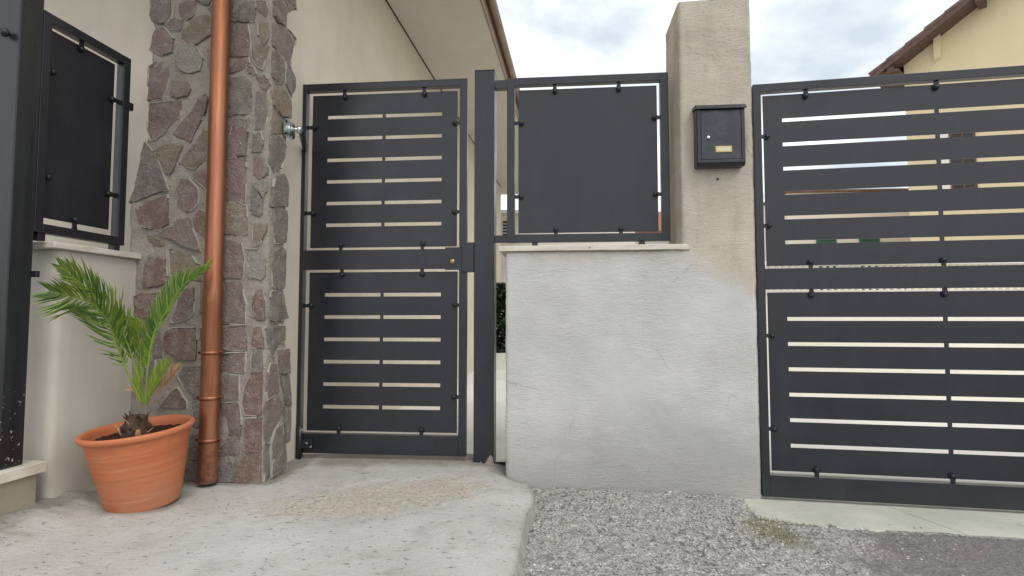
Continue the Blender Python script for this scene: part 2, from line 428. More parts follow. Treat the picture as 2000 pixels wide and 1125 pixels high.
def tube_verts(path, rad, seg=8):
    vs, fs = [], []
    n = len(path)
    up = Vector((0.31, 0.17, 0.93))
    for i, p in enumerate(path):
        p = Vector(p)
        tg = (Vector(path[min(i + 1, n - 1)]) - Vector(path[max(i - 1, 0)])).normalized()
        a = tg.cross(up).normalized(); b = tg.cross(a).normalized()
        r = rad[i] if isinstance(rad, (list, tuple)) else rad
        for k in range(seg):
            q = 2 * math.pi * k / seg
            vs.append(p + (a * math.cos(q) + b * math.sin(q)) * r)
    for i in range(n - 1):
        for k in range(seg):
            k2 = (k + 1) % seg
            fs.append((i * seg + k, i * seg + k2, (i + 1) * seg + k2, (i + 1) * seg + k))
    fs.append(tuple(range(seg - 1, -1, -1))); fs.append(tuple((n - 1) * seg + k for k in range(seg)))
    return [tuple(v) for v in vs], fs
def tube(name, path, rad, mat, parent=None, seg=8):
    v, f = tube_verts(path, rad, seg)
    return link(name, mesh(name, v, f), mat, parent, True)
def cyl_between(name, p, q, r, mat, parent=None, seg=16):
    o = tube(name, [p, q], r, mat, parent, seg)
    for poly in o.data.polygons:
        poly.use_smooth = len(poly.vertices) == 4
    return o
def fattr(me, name, vals):
    a = me.attributes.new(name, 'FLOAT', 'POINT'); a.data.foreach_set('value', vals)
def fbm(x, y, z=0.0, o=4):
    return noise.fractal(Vector((x, y, z)), 1.0, 2.0, o)
def sst(a, b, x):
    t = min(1.0, max(0.0, (x - a) / (b - a))); return t * t * (3 - 2 * t)
def lerp_tab(tab, x):
    if x <= tab[0][0]: return tab[0][1]
    for (a, b), (c, d) in zip(tab, tab[1:]):
        if x <= c: return b + (d - b) * (x - a) / (c - a)
    return tab[-1][1]

def plate_mesh(name, x0, x1, z0, z1, slots, th=0.003):
    """one laser-cut sheet: slots = list of (xa, xb, za, zb) openings"""
    xs = sorted({x0, x1, *[s[0] for s in slots], *[s[1] for s in slots]})
    zs = sorted({z0, z1, *[s[2] for s in slots], *[s[3] for s in slots]})
    nx, nz = len(xs) - 1, len(zs) - 1
    solid = [[True] * nz for _ in range(nx)]
    for i in range(nx):
        for k in range(nz):
            cx, cz = (xs[i] + xs[i + 1]) / 2, (zs[k] + zs[k + 1]) / 2
            if any(a < cx < b and c < cz < d for a, b, c, d in slots): solid[i][k] = False
    vs, fs, idx = [], [], {}
    def v(i, k, s):
        if (i, k, s) not in idx:
            idx[(i, k, s)] = len(vs); vs.append((xs[i], s * th, zs[k]))
        return idx[(i, k, s)]
    for i in range(nx):
        for k in range(nz):
            if not solid[i][k]: continue
            fs.append((v(i, k, 0), v(i + 1, k, 0), v(i + 1, k + 1, 0), v(i, k + 1, 0)))
            fs.append((v(i, k, 1), v(i, k + 1, 1), v(i + 1, k + 1, 1), v(i + 1, k, 1)))
            for di, dk, a, b in ((-1, 0, (i, k + 1), (i, k)), (1, 0, (i + 1, k), (i + 1, k + 1)), (0, -1, (i, k), (i + 1, k)), (0, 1, (i + 1, k + 1), (i, k + 1))):
                ii, kk = i + di, k + dk
                if not (0 <= ii < nx and 0 <= kk < nz) or not solid[ii][kk]:
                    fs.append((v(*a, 0), v(*a, 1), v(*b, 1), v(*b, 0)))
    return mesh(name, vs, fs)

# clip: a small tab welded to the frame with a round-headed bolt through the sheet (points along +z into the frame)
def make_clip_meshes():
    bm = bmesh.new()
    out = [(-0.011, 0.03), (-0.007, 0.012), (-0.0115, 0.002)]
    ring = [(math.cos(R(a)) * 0.0135, -0.012 + math.sin(R(a)) * 0.0135) for a in range(200, 341, 20)]
    pts = [(-0.012, 0.030), (-0.0085, 0.012), (-0.0125, -0.002)] + [(math.cos(R(a)) * 0.0135, -0.012 + math.sin(R(a)) * 0.0135) for a in range(190, 351, 20)] + [(0.0125, -0.002), (0.0085, 0.012), (0.012, 0.030)]
    lo = [bm.verts.new((x, -0.003, z)) for x, z in pts]; hi = [bm.verts.new((x, -0.009, z)) for x, z in pts]
    bm.faces.new(lo); bm.faces.new(hi[::-1])
    for i in range(len(pts)):
        j = (i + 1) % len(pts); bm.faces.new((lo[i], lo[j], hi[j], hi[i]))
    a = bm_mesh('clip', bm)
    prof = [(0.0115, 0.0), (0.0112, 0.003), (0.0095, 0.0065), (0.0055, 0.009), (0.0001, 0.0098)]
    b = lathe_mesh('bolt', prof, 14)
    for v in b.vertices:
        x, y, z = v.co; v.co = (x, -0.009 - z, y - 0.012)
    b.flip_normals()
    for p in b.polygons: p.use_smooth = True
    a.materials.append(M['bolt']); b.materials.append(M['bolt'])
    return a, b
CLIP, BOLT = make_clip_meshes()
def clip(parent, x, y, z, rot):
    """rot: 0 frame above, 180 frame below, 90 frame on the left, -90 frame on the right"""
    c = bpy.data.objects.new('clip', CLIP); COL.objects.link(c); c.parent = parent
    c.location = (x, y, z); c.rotation_euler = (0, -R(rot), 0)
    b = bpy.data.objects.new('bolt', BOLT); COL.objects.link(b); b.parent = c
    return c

FRONT_STONES = """
g -0.623,2.273 -0.521,2.265 -0.52,2.241 -0.52,2.184 -0.543,2.154 -0.579,2.152 -0.619,2.167 -0.631,2.196
p -0.473,2.238 -0.446,2.256 -0.403,2.249 -0.389,2.22 -0.397,2.18 -0.426,2.164 -0.46,2.176 -0.478,2.206
g -0.395,2.256 -0.314,2.25 -0.33,2.224 -0.352,2.229
p -0.494,2.171 -0.464,2.156 -0.45,2.139 -0.471,2.113 -0.514,2.123 -0.54,2.145 -0.52,2.164
o -0.462,2.1 -0.425,2.15 -0.375,2.174 -0.329,2.175 -0.298,2.149 -0.234,2.117 -0.234,2.095 -0.33,2.071 -0.388,2.037 -0.422,2.045 -0.457,2.071
p -0.606,2.111 -0.583,2.13 -0.552,2.126 -0.521,2.088 -0.503,2.071 -0.507,2.006 -0.552,1.999 -0.622,2.03
p -0.623,1.937 -0.572,1.97 -0.529,1.96 -0.52,1.883 -0.533,1.824 -0.548,1.785 -0.625,1.777 -0.624,1.869
l -0.489,2.021 -0.421,2.033 -0.383,2.019 -0.351,1.965 -0.358,1.91 -0.416,1.897 -0.46,1.916 -0.487,1.965
o -0.323,2.011 -0.294,1.994 -0.234,1.958 -0.234,1.899 -0.303,1.895 -0.317,1.931
o -0.326,2.215 -0.234,2.232 -0.234,2.133 -0.295,2.161 -0.308,2.182
p -0.234,2.053 -0.234,2.069 -0.234,2.014 -0.234,2.03
o -0.491,1.862 -0.429,1.858 -0.404,1.821 -0.422,1.791 -0.479,1.783 -0.504,1.804
g -0.221,2.236 -0.093,2.226 -0.087,2.174 -0.094,2.131 -0.136,2.13 -0.221,2.152
o -0.08,2.221 -0.035,2.218 -0.022,2.178 -0.033,2.147 -0.071,2.177
o -0.066,2.157 -0.033,2.139 -0.015,2.098 -0.018,2.043 -0.038,2.009 -0.064,2.062 -0.069,2.114
p -0.221,2.128 -0.123,2.113 -0.113,2.065 -0.108,2.029 -0.114,1.963 -0.221,1.969
o -0.095,2.009 -0.05,2.018 -0.013,2 -0.028,1.962 -0.043,1.904 -0.076,1.921 -0.098,1.962
p -0.172,1.958 -0.118,1.955 -0.113,1.927 -0.15,1.902 -0.221,1.883
o -0.123,1.92 -0.092,1.907 -0.079,1.882 -0.112,1.884
g -0.221,1.863 -0.128,1.865 -0.102,1.829 -0.097,1.778 -0.092,1.743 -0.095,1.692 -0.123,1.686 -0.221,1.69
p -0.07,1.859 -0.03,1.864 -0.009,1.824 -0.024,1.794 -0.053,1.815
p -0.613,1.756 -0.545,1.761 -0.459,1.764 -0.455,1.695 -0.485,1.669 -0.517,1.64 -0.544,1.605 -0.601,1.585 -0.62,1.635 -0.618,1.698
p -0.36,1.766 -0.328,1.786 -0.313,1.763 -0.323,1.706 -0.347,1.668 -0.369,1.62 -0.396,1.568 -0.453,1.593 -0.487,1.612 -0.446,1.663 -0.4,1.701
o -0.332,1.614 -0.234,1.614 -0.234,1.487 -0.318,1.473 -0.377,1.44 -0.449,1.464 -0.404,1.524 -0.363,1.571
o -0.538,1.556 -0.481,1.558 -0.438,1.548 -0.459,1.491 -0.472,1.452 -0.494,1.417 -0.528,1.436 -0.554,1.477 -0.58,1.527
g -0.632,1.573 -0.589,1.522 -0.553,1.464 -0.529,1.401 -0.506,1.347 -0.572,1.327 -0.662,1.295 -0.705,1.287 -0.679,1.357 -0.655,1.485
o -0.291,1.806 -0.234,1.821 -0.234,1.641 -0.234,1.671 -0.302,1.705
p -0.381,1.414 -0.34,1.43 -0.234,1.448 -0.234,1.314 -0.294,1.311 -0.328,1.36 -0.371,1.387
p -0.17,1.673 -0.124,1.658 -0.109,1.622 -0.114,1.535 -0.115,1.492 -0.221,1.491
p -0.221,1.48 -0.117,1.477 -0.113,1.362 -0.113,1.28 -0.222,1.283
g -0.072,1.791 -0.026,1.782 -0.013,1.722 -0.018,1.653 -0.031,1.614 -0.07,1.614
g -0.076,1.59 -0.044,1.593 -0.029,1.54 -0.042,1.506 -0.083,1.508
p -0.078,1.49 -0.041,1.476 -0.008,1.432 -0.008,1.401 -0.038,1.377 -0.076,1.404
l -0.075,1.365 -0.011,1.376 -0.008,1.363 -0.01,1.32 -0.023,1.291 -0.051,1.326 -0.083,1.352
g -0.083,1.327 -0.051,1.317 -0.025,1.278 -0.03,1.218 -0.039,1.206 -0.08,1.219
o -0.065,1.172 -0.008,1.171 -0.008,1.132 -0.035,1.086 -0.062,1.07 -0.07,1.125
p -0.459,1.342 -0.432,1.389 -0.399,1.384 -0.355,1.343 -0.351,1.278 -0.371,1.256 -0.403,1.231 -0.451,1.263 -0.443,1.293
b -0.67,1.251 -0.604,1.284 -0.51,1.315 -0.503,1.255 -0.498,1.181 -0.542,1.156 -0.589,1.157 -0.648,1.189
p -0.454,1.198 -0.393,1.205 -0.379,1.157 -0.357,1.117 -0.332,1.052 -0.407,1.071 -0.464,1.102 -0.541,1.134 -0.509,1.155 -0.462,1.167
b -0.369,1.204 -0.338,1.243 -0.31,1.229 -0.234,1.197 -0.235,1.193 -0.235,1.111 -0.306,1.117 -0.354,1.156
o -0.602,1.126 -0.569,1.13 -0.516,1.094 -0.52,1.077 -0.572,1.078
b -0.589,1.035 -0.519,1.06 -0.502,1.055 -0.496,0.938 -0.495,0.912 -0.522,0.895 -0.588,0.883 -0.612,0.896 -0.611,0.974
o -0.486,1.059 -0.434,1.054 -0.368,1.023 -0.348,0.993 -0.235,0.953 -0.235,0.902 -0.392,0.92 -0.477,0.938
o -0.222,1.274 -0.14,1.264 -0.108,1.254 -0.102,1.13 -0.15,1.122 -0.222,1.132
p -0.222,1.107 -0.126,1.079 -0.111,1.019 -0.113,0.934 -0.117,0.922 -0.222,0.923
l -0.102,1.049 -0.03,1.052 -0.008,1.005 -0.008,0.933 -0.026,0.913 -0.085,0.93
b -0.295,1.073 -0.235,1.081 -0.235,0.995 -0.303,1.022
b -0.658,0.84 -0.625,0.853 -0.535,0.857 -0.538,0.809 -0.559,0.749 -0.62,0.741 -0.655,0.766
p -0.418,0.869 -0.358,0.877 -0.355,0.766 -0.386,0.736 -0.45,0.719 -0.465,0.728 -0.439,0.796
b -0.491,0.672 -0.454,0.689 -0.338,0.694 -0.338,0.55 -0.416,0.549 -0.436,0.57 -0.488,0.596 -0.499,0.638
p -0.318,0.902 -0.235,0.914 -0.235,0.8 -0.235,0.766 -0.318,0.766
b -0.315,0.69 -0.235,0.702 -0.235,0.61 -0.312,0.609
p -0.222,0.906 -0.125,0.905 -0.115,0.867 -0.11,0.833 -0.1,0.808 -0.098,0.715 -0.222,0.715 -0.222,0.817
p -0.222,0.698 -0.097,0.703 -0.092,0.598 -0.166,0.598 -0.222,0.614
b -0.047,0.854 -0.025,0.866 -0.01,0.816 -0.008,0.732 -0.04,0.732 -0.065,0.757 -0.064,0.799
b -0.052,0.694 -0.025,0.695 -0.011,0.649 -0.008,0.607 -0.045,0.611 -0.061,0.623
g -0.058,0.597 -0.015,0.598 -0.012,0.497 -0.061,0.494
p -0.223,0.573 -0.095,0.58 -0.096,0.499 -0.223,0.492
p -0.223,0.477 -0.123,0.476 -0.12,0.373 -0.223,0.359
b -0.061,0.479 -0.012,0.483 -0.01,0.306 -0.087,0.308 -0.101,0.35 -0.09,0.425
b -0.083,0.282 -0.01,0.289 -0.009,0.14 -0.076,0.138
b -0.112,0.111 -0.011,0.126 -0.008,0.002 -0.112,0.001
p -0.223,0.348 -0.119,0.355 -0.108,0.282 -0.109,0.208 -0.223,0.205
p -0.171,0.195 -0.118,0.196 -0.113,0.128 -0.223,0.119
g -0.223,0.108 -0.125,0.111 -0.122,0.004 -0.223,0.006
g -0.395,0.513 -0.235,0.526 -0.235,0.371 -0.339,0.369 -0.385,0.414 -0.419,0.472
b -0.449,0.402 -0.423,0.414 -0.377,0.356 -0.376,0.328 -0.51,0.325
g -0.339,0.351 -0.235,0.359 -0.235,0.244 -0.335,0.254
g -0.346,0.207 -0.235,0.21 -0.236,0.107 -0.355,0.092
g -0.355,0.081 -0.236,0.09 -0.236,-0.006 -0.376,-0.02
p -0.653,0.723 -0.592,0.728 -0.598,0.655 -0.65,0.654
g -0.552,0.672 -0.519,0.681 -0.51,0.561 -0.552,0.552
g -0.628,0.528 -0.544,0.541 -0.534,0.447 -0.618,0.434
p -0.657,0.269 -0.534,0.272 -0.537,0.191 -0.653,0.176
g -0.514,0.273 -0.406,0.275 -0.409,0.183 -0.517,0.174
p -0.652,0.153 -0.542,0.162 -0.532,0.058 -0.648,0.048
g -0.516,0.157 -0.389,0.166 -0.398,0.068 -0.506,0.059
"""
SIDE_STONES = """
p 0.01,2.225 0.073,2.27 0.119,2.248 0.113,2.211 0.107,2.163 0.042,2.144 0.009,2.158
o 0.087,2.279 0.177,2.332 0.187,2.291 0.134,2.244 0.118,2.272
p 0.008,2.117 0.085,2.151 0.153,2.154 0.205,2.143 0.153,1.976 0.077,1.993 0.008,2.01 0.008,2.065
p 0.01,1.98 0.02,1.997 0.092,1.988 0.109,1.943 0.097,1.873 0.04,1.852 0.008,1.866 0.009,1.917
g 0.122,1.986 0.169,1.974 0.217,1.946 0.212,1.876 0.174,1.848 0.119,1.878
o 0.009,1.795 0.031,1.827 0.129,1.836 0.165,1.813 0.172,1.728 0.093,1.708 0.016,1.732
o 0.008,1.65 0.028,1.719 0.093,1.695 0.104,1.626 0.017,1.597
g 0.008,1.585 0.073,1.602 0.136,1.569 0.126,1.511 0.087,1.442 0.041,1.412 0.008,1.455
g 0.057,1.407 0.121,1.429 0.161,1.393 0.157,1.283 0.095,1.271 0.013,1.254 0.029,1.331
g 0.01,1.232 0.112,1.261 0.158,1.261 0.165,1.189 0.151,1.106 0.062,1.094 0.02,1.165
g 0.056,1.046 0.103,1.082 0.145,1.065 0.15,0.94 0.144,0.882 0.103,0.871 0.047,0.894 0.036,0.979
g 0.034,0.855 0.103,0.871 0.145,0.856 0.165,0.767 0.183,0.741 0.07,0.723 0.039,0.732
g 0.01,0.69 0.16,0.701 0.163,0.634 0.106,0.615 0.069,0.569 0.038,0.576 0.02,0.64
p 0.091,0.587 0.194,0.587 0.216,0.47 0.112,0.478
p 0.04,0.525 0.083,0.522 0.116,0.394 0.026,0.371 0.013,0.43
p 0.011,0.356 0.117,0.37 0.159,0.316 0.138,0.259 0.085,0.222 0.056,0.17 0.014,0.179
g 0.13,0.461 0.211,0.456 0.229,0.317 0.181,0.324
g 0.096,0.214 0.151,0.233 0.177,0.143 0.112,0.093 0.075,0.079 0.072,0.161
g 0.189,0.129 0.206,0.009 0.078,0.009 0.081,0.066 0.134,0.087
g 0.014,0.168 0.056,0.158 0.062,0.019 0.016,0.012
g 0.17,0.314 0.229,0.317 0.224,0.145 0.195,0.139
"""
# ================================================================== THE SETTING
EDGE = [(0.3, -0.16), (1.2, -0.065), (1.70, 0.0), (2.0, 0.03), (2.24, 0.055), (2.40, 0.088), (2.55, 0.085), (2.70, 0.072), (3.1, 0.05)]
def ground_low(x, y):
    wl = 2.7535 - 0.0884 * x          # line of the boundary wall's foot
    gap = 0.022 * sst(0.045, 0.008, wl - y + 0.02 * noise.noise(Vector((x * 9, 3.0, 0))))
    return -0.074 - 0.042 * sst(0.75, 1.3, x) - 0.012 * sst(2.4, 1.6, y) - gap
PATCH = [(-1.02, 2.22), (-0.82, 2.42), (-0.45, 2.60), (-0.20, 2.62), (-0.10, 2.52), (-0.16, 2.32), (-0.42, 2.16), (-0.72, 2.08), (-0.92, 2.10)]
def inside_dist(poly, x, y):
    ins = False; d = 1e9
    for (ax, ay), (bx, by) in zip(poly, poly[1:] + poly[:1]):
        if (ay > y) != (by > y) and x < (bx - ax) * (y - ay) / (by - ay) + ax: ins = not ins
        L2 = (bx - ax) ** 2 + (by - ay) ** 2
        t = max(0, min(1, ((x - ax) * (bx - ax) + (y - ay) * (by - ay)) / L2))
        d = min(d, math.hypot(x - ax - t * (bx - ax), y - ay - t * (by - ay)))
    return d if ins else -d
def patch_f(x, y):
    return sst(-0.16, 0.16, inside_dist(PATCH, x, y) + 0.05 * fbm(x * 7, y * 7))

gs = mesh('ground', [(-150, -60, -0.16), (150, -60, -0.16), (150, 240, -0.16), (-150, 240, -0.16)], [(0, 1, 2, 3)])
tag(link('ground', gs, M['road']), 'grey street and land reaching to the horizon', kind='structure')

def slab_z(x, y, d):
    z = 0.005 * fbm(x * 1.3, y * 1.3, 2.0, 3) + 0.0015 * fbm(x * 9, y * 9, 5.0, 4) + 0.0013 * fbm(x * 40, y * 40, 9.0, 3)
    z -= 0.032 * math.exp(-(d / 0.13) ** 2) * (1 + 0.9 * sst(2.5, 2.72, y))
    z += 0.03 * sst(-1.5, -1.8, x) * (0.8 + 0.8 * fbm(x * 8, y * 8, 1, 3))
    p = patch_f(x, y)
    p = sst(0.35, 0.6, p + 0.5 * fbm(x * 12, y * 12, 7.0, 3))
    z += p * (-0.005 + 0.0045 * fbm(x * 55, y * 55, 3.0, 3))
    z -= 0.012 * sst(2.86, 2.80, y) * sst(2.55, 2.80, y) * 0.3
    return z
def build_slab():
    ys = [0.3 + 0.05 * i for i in range(20)] + [1.3 + 0.0125 * i for i in range(142)]
    vs, fs, pa, di = [], [], [], []
    NX = 190; W = NX + 4
    for y in ys:
        xe = lerp_tab(EDGE, y) + 0.004 * fbm(y * 4.2, 3.3) + 0.0025 * fbm(y * 26, 1.1)
        for i in range(NX + 1):
            x = -2.7 + (xe + 2.7) * (i / NX)
            d = xe - x
            vs.append((x, y, slab_z(x, y, d))); pa.append(patch_f(x, y))
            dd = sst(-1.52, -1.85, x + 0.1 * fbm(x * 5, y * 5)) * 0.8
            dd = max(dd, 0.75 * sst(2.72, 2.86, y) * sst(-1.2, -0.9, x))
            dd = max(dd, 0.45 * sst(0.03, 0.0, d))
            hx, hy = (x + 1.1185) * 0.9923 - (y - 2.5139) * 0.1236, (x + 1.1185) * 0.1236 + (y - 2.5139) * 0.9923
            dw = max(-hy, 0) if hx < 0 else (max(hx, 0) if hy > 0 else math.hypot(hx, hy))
            dd = max(dd, 0.8 * sst(0.09, 0.0, dw + 0.03 * fbm(x * 9, y * 9)))  # grime and painted contact shade along the house foot, then round the pot
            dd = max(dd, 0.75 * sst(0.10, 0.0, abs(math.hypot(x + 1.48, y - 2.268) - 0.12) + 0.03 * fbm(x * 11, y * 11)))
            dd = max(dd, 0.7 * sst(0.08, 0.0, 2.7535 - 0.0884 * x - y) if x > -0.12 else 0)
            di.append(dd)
        z0 = vs[-1][2]; zg = ground_low(xe, y)
        for k, (dx_, f) in enumerate(((0.005, 0.12), (0.010 + 0.004 * fbm(y * 20, 7), 0.6), (0.026 + 0.008 * fbm(y * 14, 2), 1.25))):
            vs.append((xe + dx_, y, z0 + (zg - z0) * f)); pa.append(0.0); di.append(0.55)
    for j in range(len(ys) - 1):
        for i in range(W - 1):
            a = j * W + i; fs.append((a, a + 1, a + W + 1, a + W))
    me = mesh('pavement', vs, fs); fattr(me, 'patch', pa); fattr(me, 'dirt_shade', di)
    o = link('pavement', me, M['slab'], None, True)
    tag(o, 'worn grey concrete ramp in front of the pedestrian gate', kind='structure')
build_slab()

def zones(x, y):
    asp = sst(1.08, 1.62, x + 0.5 * (2.15 - y) + 0.16 * fbm(x * 5, y * 5, 2.2, 3)) * sst(2.42, 2.22, y) * sst(1.55, 1.72, y + 0.15 * (x - 1.2))
    con = sst(1.86, 1.72, y + 0.06 * fbm(x * 4, 8.0) - 0.02 * (x > 1.0))
    mo = math.exp(-(((x - 1.02) / 0.13) ** 2 + ((y - 2.20) / 0.16) ** 2)) + 0.5 * math.exp(-(((x - 1.15) / 0.2) ** 2 + ((y - 2.33) / 0.05) ** 2))
    return asp * (1 - con), con, min(1, mo)
def build_gravel():
    vs, fs, A, Cc, Mo = [], [], [], [], []
    xs = [-0.35 + 0.011 * i for i in range(230)] + [2.2 + 0.06 * i for i in range(30)]
    ys = [0.4 + 0.06 * i for i in range(18)] + [1.48 + 0.0115 * i for i in range(118)]
    for y in ys:
        for x in xs:
            a, c, m = zones(x, y)
            am = 0.011 * (1 - 0.7 * a) * (1 - 0.85 * c)
            z = ground_low(x, y) + am * fbm(x * 24, y * 24, 0.3, 4) + 0.006 * fbm(x * 3, y * 3, 6.0, 2)
            z += 0.02 * c * sst(1.8, 1.5, y)
            sx, sy = (x - 1.1714) * 0.9836 - (y - 2.65) * 0.1805, (x - 1.1714) * 0.1805 + (y - 2.65) * 0.9836
            if sx > -0.09: z = min(z, -0.121 - 0.02 * sst(-0.30, -0.24, sy)) if sy > -0.31 else z
            vs.append((x, y, z)); A.append(a); Cc.append(c); Mo.append(m)
    n = len(xs)
    for j in range(len(ys) - 1):
        for i in range(n - 1):
            q = j * n + i; fs.append((q, q + 1, q + n + 1, q + n))
    me = mesh('gravel_verge', vs, fs); fattr(me, 'asphalt', A); fattr(me, 'concrete', Cc); fattr(me, 'moss', Mo)
    o = link('gravel_verge', me, M['gravel'], None, True)
    tag(o, 'rough gravelly ground and asphalt below the boundary wall', kind='structure')
build_gravel()

def build_chips():
    rnd = random.Random(3)
    vs, fs, ti = [], [], []
    def chip(x, y, z, r, t):
        b = len(vs); a = rnd.random() * 6.28
        ca, sa = math.cos(a), math.sin(a)
        for (px, py, pz) in ((1, 0, 0), (0.1, 0.9, 0.1), (-1, 0.1, 0), (0, -0.8, -0.1), (0.1, 0.1, 0.7), (0, 0, -0.8)):
            k = r * rnd.uniform(0.65, 1.25)
            vs.append((x + (px * ca - py * sa) * k, y + (px * sa + py * ca) * k, z + pz * k * 0.75)); ti.append(t)
        for f in ((0, 1, 4), (1, 2, 4), (2, 3, 4), (3, 0, 4), (1, 0, 5), (2, 1, 5), (3, 2, 5), (0, 3, 5)):
            fs.append(tuple(b + q for q in f))
    n = 0
    while n < 11000:
        x = rnd.uniform(0.0, 1.75); y = rnd.uniform(1.62, 2.74)
        if x < lerp_tab(EDGE, y) + 0.03: continue
        if y > 2.76 - 0.0885 * (x + 0.03): continue
        if x > 1.05 and y > 2.34: continue
        a, c, m = zones(x, y)
        cl = fbm(x * 5, y * 5, 4.4, 3)
        if rnd.random() < 0.9 * a + 0.93 * c + 0.8 * sst(0.0, 0.4, cl): continue
        r = rnd.choice((0.0020, 0.0026, 0.0032, 0.0040, 0.0050, 0.0062, 0.0085)) * rnd.uniform(0.8, 1.2)
        z = ground_low(x, y) + 0.011 * (1 - 0.7 * a) * (1 - .85 * c) * fbm(x * 24, y * 24, 0.3, 4) + 0.006 * fbm(x * 3, y * 3, 6.0, 2)
        chip(x, y, z - r * 0.25, r, rnd.random() ** 0.9 if rnd.random() < .9 else .95); n += 1
    me = mesh('gravel_chips', vs, fs); fattr(me, 'tint', ti)
    tag(link('gravel_chips', me, M['chips']), 'loose grey gravel chips at the foot of the boundary wall', 'gravel', kind='stuff')
    vs.clear(); fs.clear(); ti.clear()
    for q in range(2600):
        x = rnd.uniform(-2.0, 0.0); y = rnd.uniform(1.4, 2.75)
        if patch_f(x, y) < 0.5 and rnd.random() < 0.86: continue
        r = rnd.uniform(0.0012, 0.0036)
        chip(x, y, slab_z(x, y, max(0.0, lerp_tab(EDGE, y) - x)) + r * 0.35, r, rnd.choice((0.02, 0.1, 0.35, 0.6, 0.75, 0.97)))
    me = mesh('grit', vs, fs); fattr(me, 'tint', ti)
    tag(link('grit', me, M['chips']), 'fine grit scattered over the concrete ramp', 'grit', kind='stuff')
build_chips()

def build_weeds():
    rnd = random.Random(11); vs, fs, ti = [], [], []
    for q in range(520):
        if q % 3:
            x = rnd.gauss(1.02, 0.07); y = rnd.gauss(2.2, 0.08)
        else:
            x = rnd.uniform(1.02, 1.25); y = 2.34 + rnd.gauss(0, 0.012) - 0.15 * (x - 1.03)
        z = ground_low(x, y); h = rnd.uniform(0.006, 0.018); a = rnd.random() * 6.28; w = 0.0014
        lx, ly = math.cos(a) * h * rnd.uniform(0.3, 0.9), math.sin(a) * h * rnd.uniform(0.3, 0.9)
        b = len(vs); t_ = rnd.random()
        vs += [(x - w * math.sin(a), y + w * math.cos(a), z), (x + w * math.sin(a), y - w * math.cos(a), z), (x + lx, y + ly, z + h)]
        ti += [t_] * 3; fs.append((b, b + 1, b + 2))
    me = mesh('weeds', vs, fs); fattr(me, 'tint', ti)
    tag(link('weeds', me, M['weed']), 'low dry weeds beside the concrete gate sill', 'weeds', kind='stuff')
build_weeds()

# concrete sill under the driveway gate, in two cast bays with a joint between
GATE_D = (1.1714, 2.65)
sl = bpy.data.objects.new('gate_sill', None); COL.objects.link(sl); sl.location = (*GATE_D, 0); sl.rotation_euler = (0, 0, -R(10.4))
tag(sl, 'pale concrete sill under the driveway gate', kind='structure')
def sill_bay(x0, x1, sk):
    vs, fs = [], []
    n = max(4, int((x1 - x0) / 0.04))
    for i in range(n + 1):
        x = x0 + (x1 - x0) * i / n
        fr = -0.30 - 0.012 * fbm(x * 4, 2.0) - 0.006 * fbm(x * 17, 4.0)
        for k, (y, z) in enumerate(((0.5, -0.112), (0.1, -0.112), (-0.1, -0.113), (-0.2, -0.114), (fr + 0.01, -0.115), (fr, -0.119), (fr - 0.02, -0.15))):
            s_ = sk * (y + 0.3) if i in (0, n) else sk * (y + 0.3)
            vs.append((x + s_, y, z + 0.0015 * fbm(x * 9, y * 9, 1.0)))
    for i in range(n):
        for k in range(6):
            a = i * 7 + k; fs.append((a, a + 1, a + 8, a + 7))
    return mesh('sill_bay', vs, fs)
link('sill_bay', sill_bay(-0.11, 0.688, -0.5), M['sill'], sl, True)
link('sill_bay', sill_bay(0.691, 3.3, -0.5), M['sill'], sl, True)
box('sill_joint', 0.4, 1.1, -0.31, 0.4, -0.16, -0.1165, M['gravel'], sl, 0)

co = mesh('driveway', [(1.05, 2.98, -0.121), (12, 1.6, -0.121), (16, 16, -0.121), (1.05, 16, -0.121)], [(0, 1, 2, 3)])
tag(link('driveway', co, M['paving']), 'pale concrete driveway behind the big gate', kind='structure')
co = mesh('courtyard', [(-3.5, 3.045, -0.012), (1.1, 2.90, -0.012), (1.1, 16, -0.012), (-3.5, 16, -0.012)], [(0, 1, 2, 3)])
tag(link('courtyard', co, M['paving']), 'pale concrete path beside the cream house', kind='structure')

# ================================================================== HOUSE
HC = (-1.1185, 2.5139, 0.0)
house = thing('house', 'cream plastered house with stone-clad corner and wide eaves', 'house', HC, 7.1)
ZS = 3.23
XP = -0.085     # side plaster plane
YP = 0.085      # front plaster plane
def wall_grid(name, x0, x1, z0, z1, step, fn, mat, parent):
    nx = max(1, int((x1 - x0) / step)); nz = max(1, int((z1 - z0) / step))
    vs, fs = [], []
    for k in range(nz + 1):
        for i in range(nx + 1):
            vs.append(fn(x0 + (x1 - x0) * i / nx, z0 + (z1 - z0) * k / nz))
    for k in range(nz):
        for i in range(nx):
            a = k * (nx + 1) + i; fs.append((a, a + 1, a + nx + 2, a + nx + 1))
    return link(name, mesh(name, vs, fs), mat, parent, True)
# solid body (front and side wall, back and far end)
bm = bmesh.new(); bm_box(bm, -6.0, XP, YP, 8.0, -0.3, ZS + 0.3)
link('wall', bm_mesh('wall', bm), M['house'], house)
box('soffit', -6.6, 0.65, -0.75, 8.6, ZS, ZS + 0.05, M['soffit'], house, 0.0)
box('soffit_joint', XP - 0.0, XP + 0.012, 0.0, 8.0, ZS - 0.006, ZS + 0.01, M['dark'], house, 0)
box('fascia_board', 0.652, 0.668, -0.77, 8.6, ZS - 0.006, ZS + 0.10, M['fascia'], house, 0.003)
vs, fs = [], []
for i, y in enumerate((-0.8, 8.65)):
    for k in range(9):
        a = math.pi * (1 + k / 8); vs.append((0.716 + 0.030 * math.cos(a), y, ZS + 0.110 + 0.040 * math.sin(a)))
for k in range(8): fs.append((k, k + 1, k + 10, k + 9))
gm = mesh('gutter', vs, fs); g = link('gutter', gm, M['fascia'], house, True)
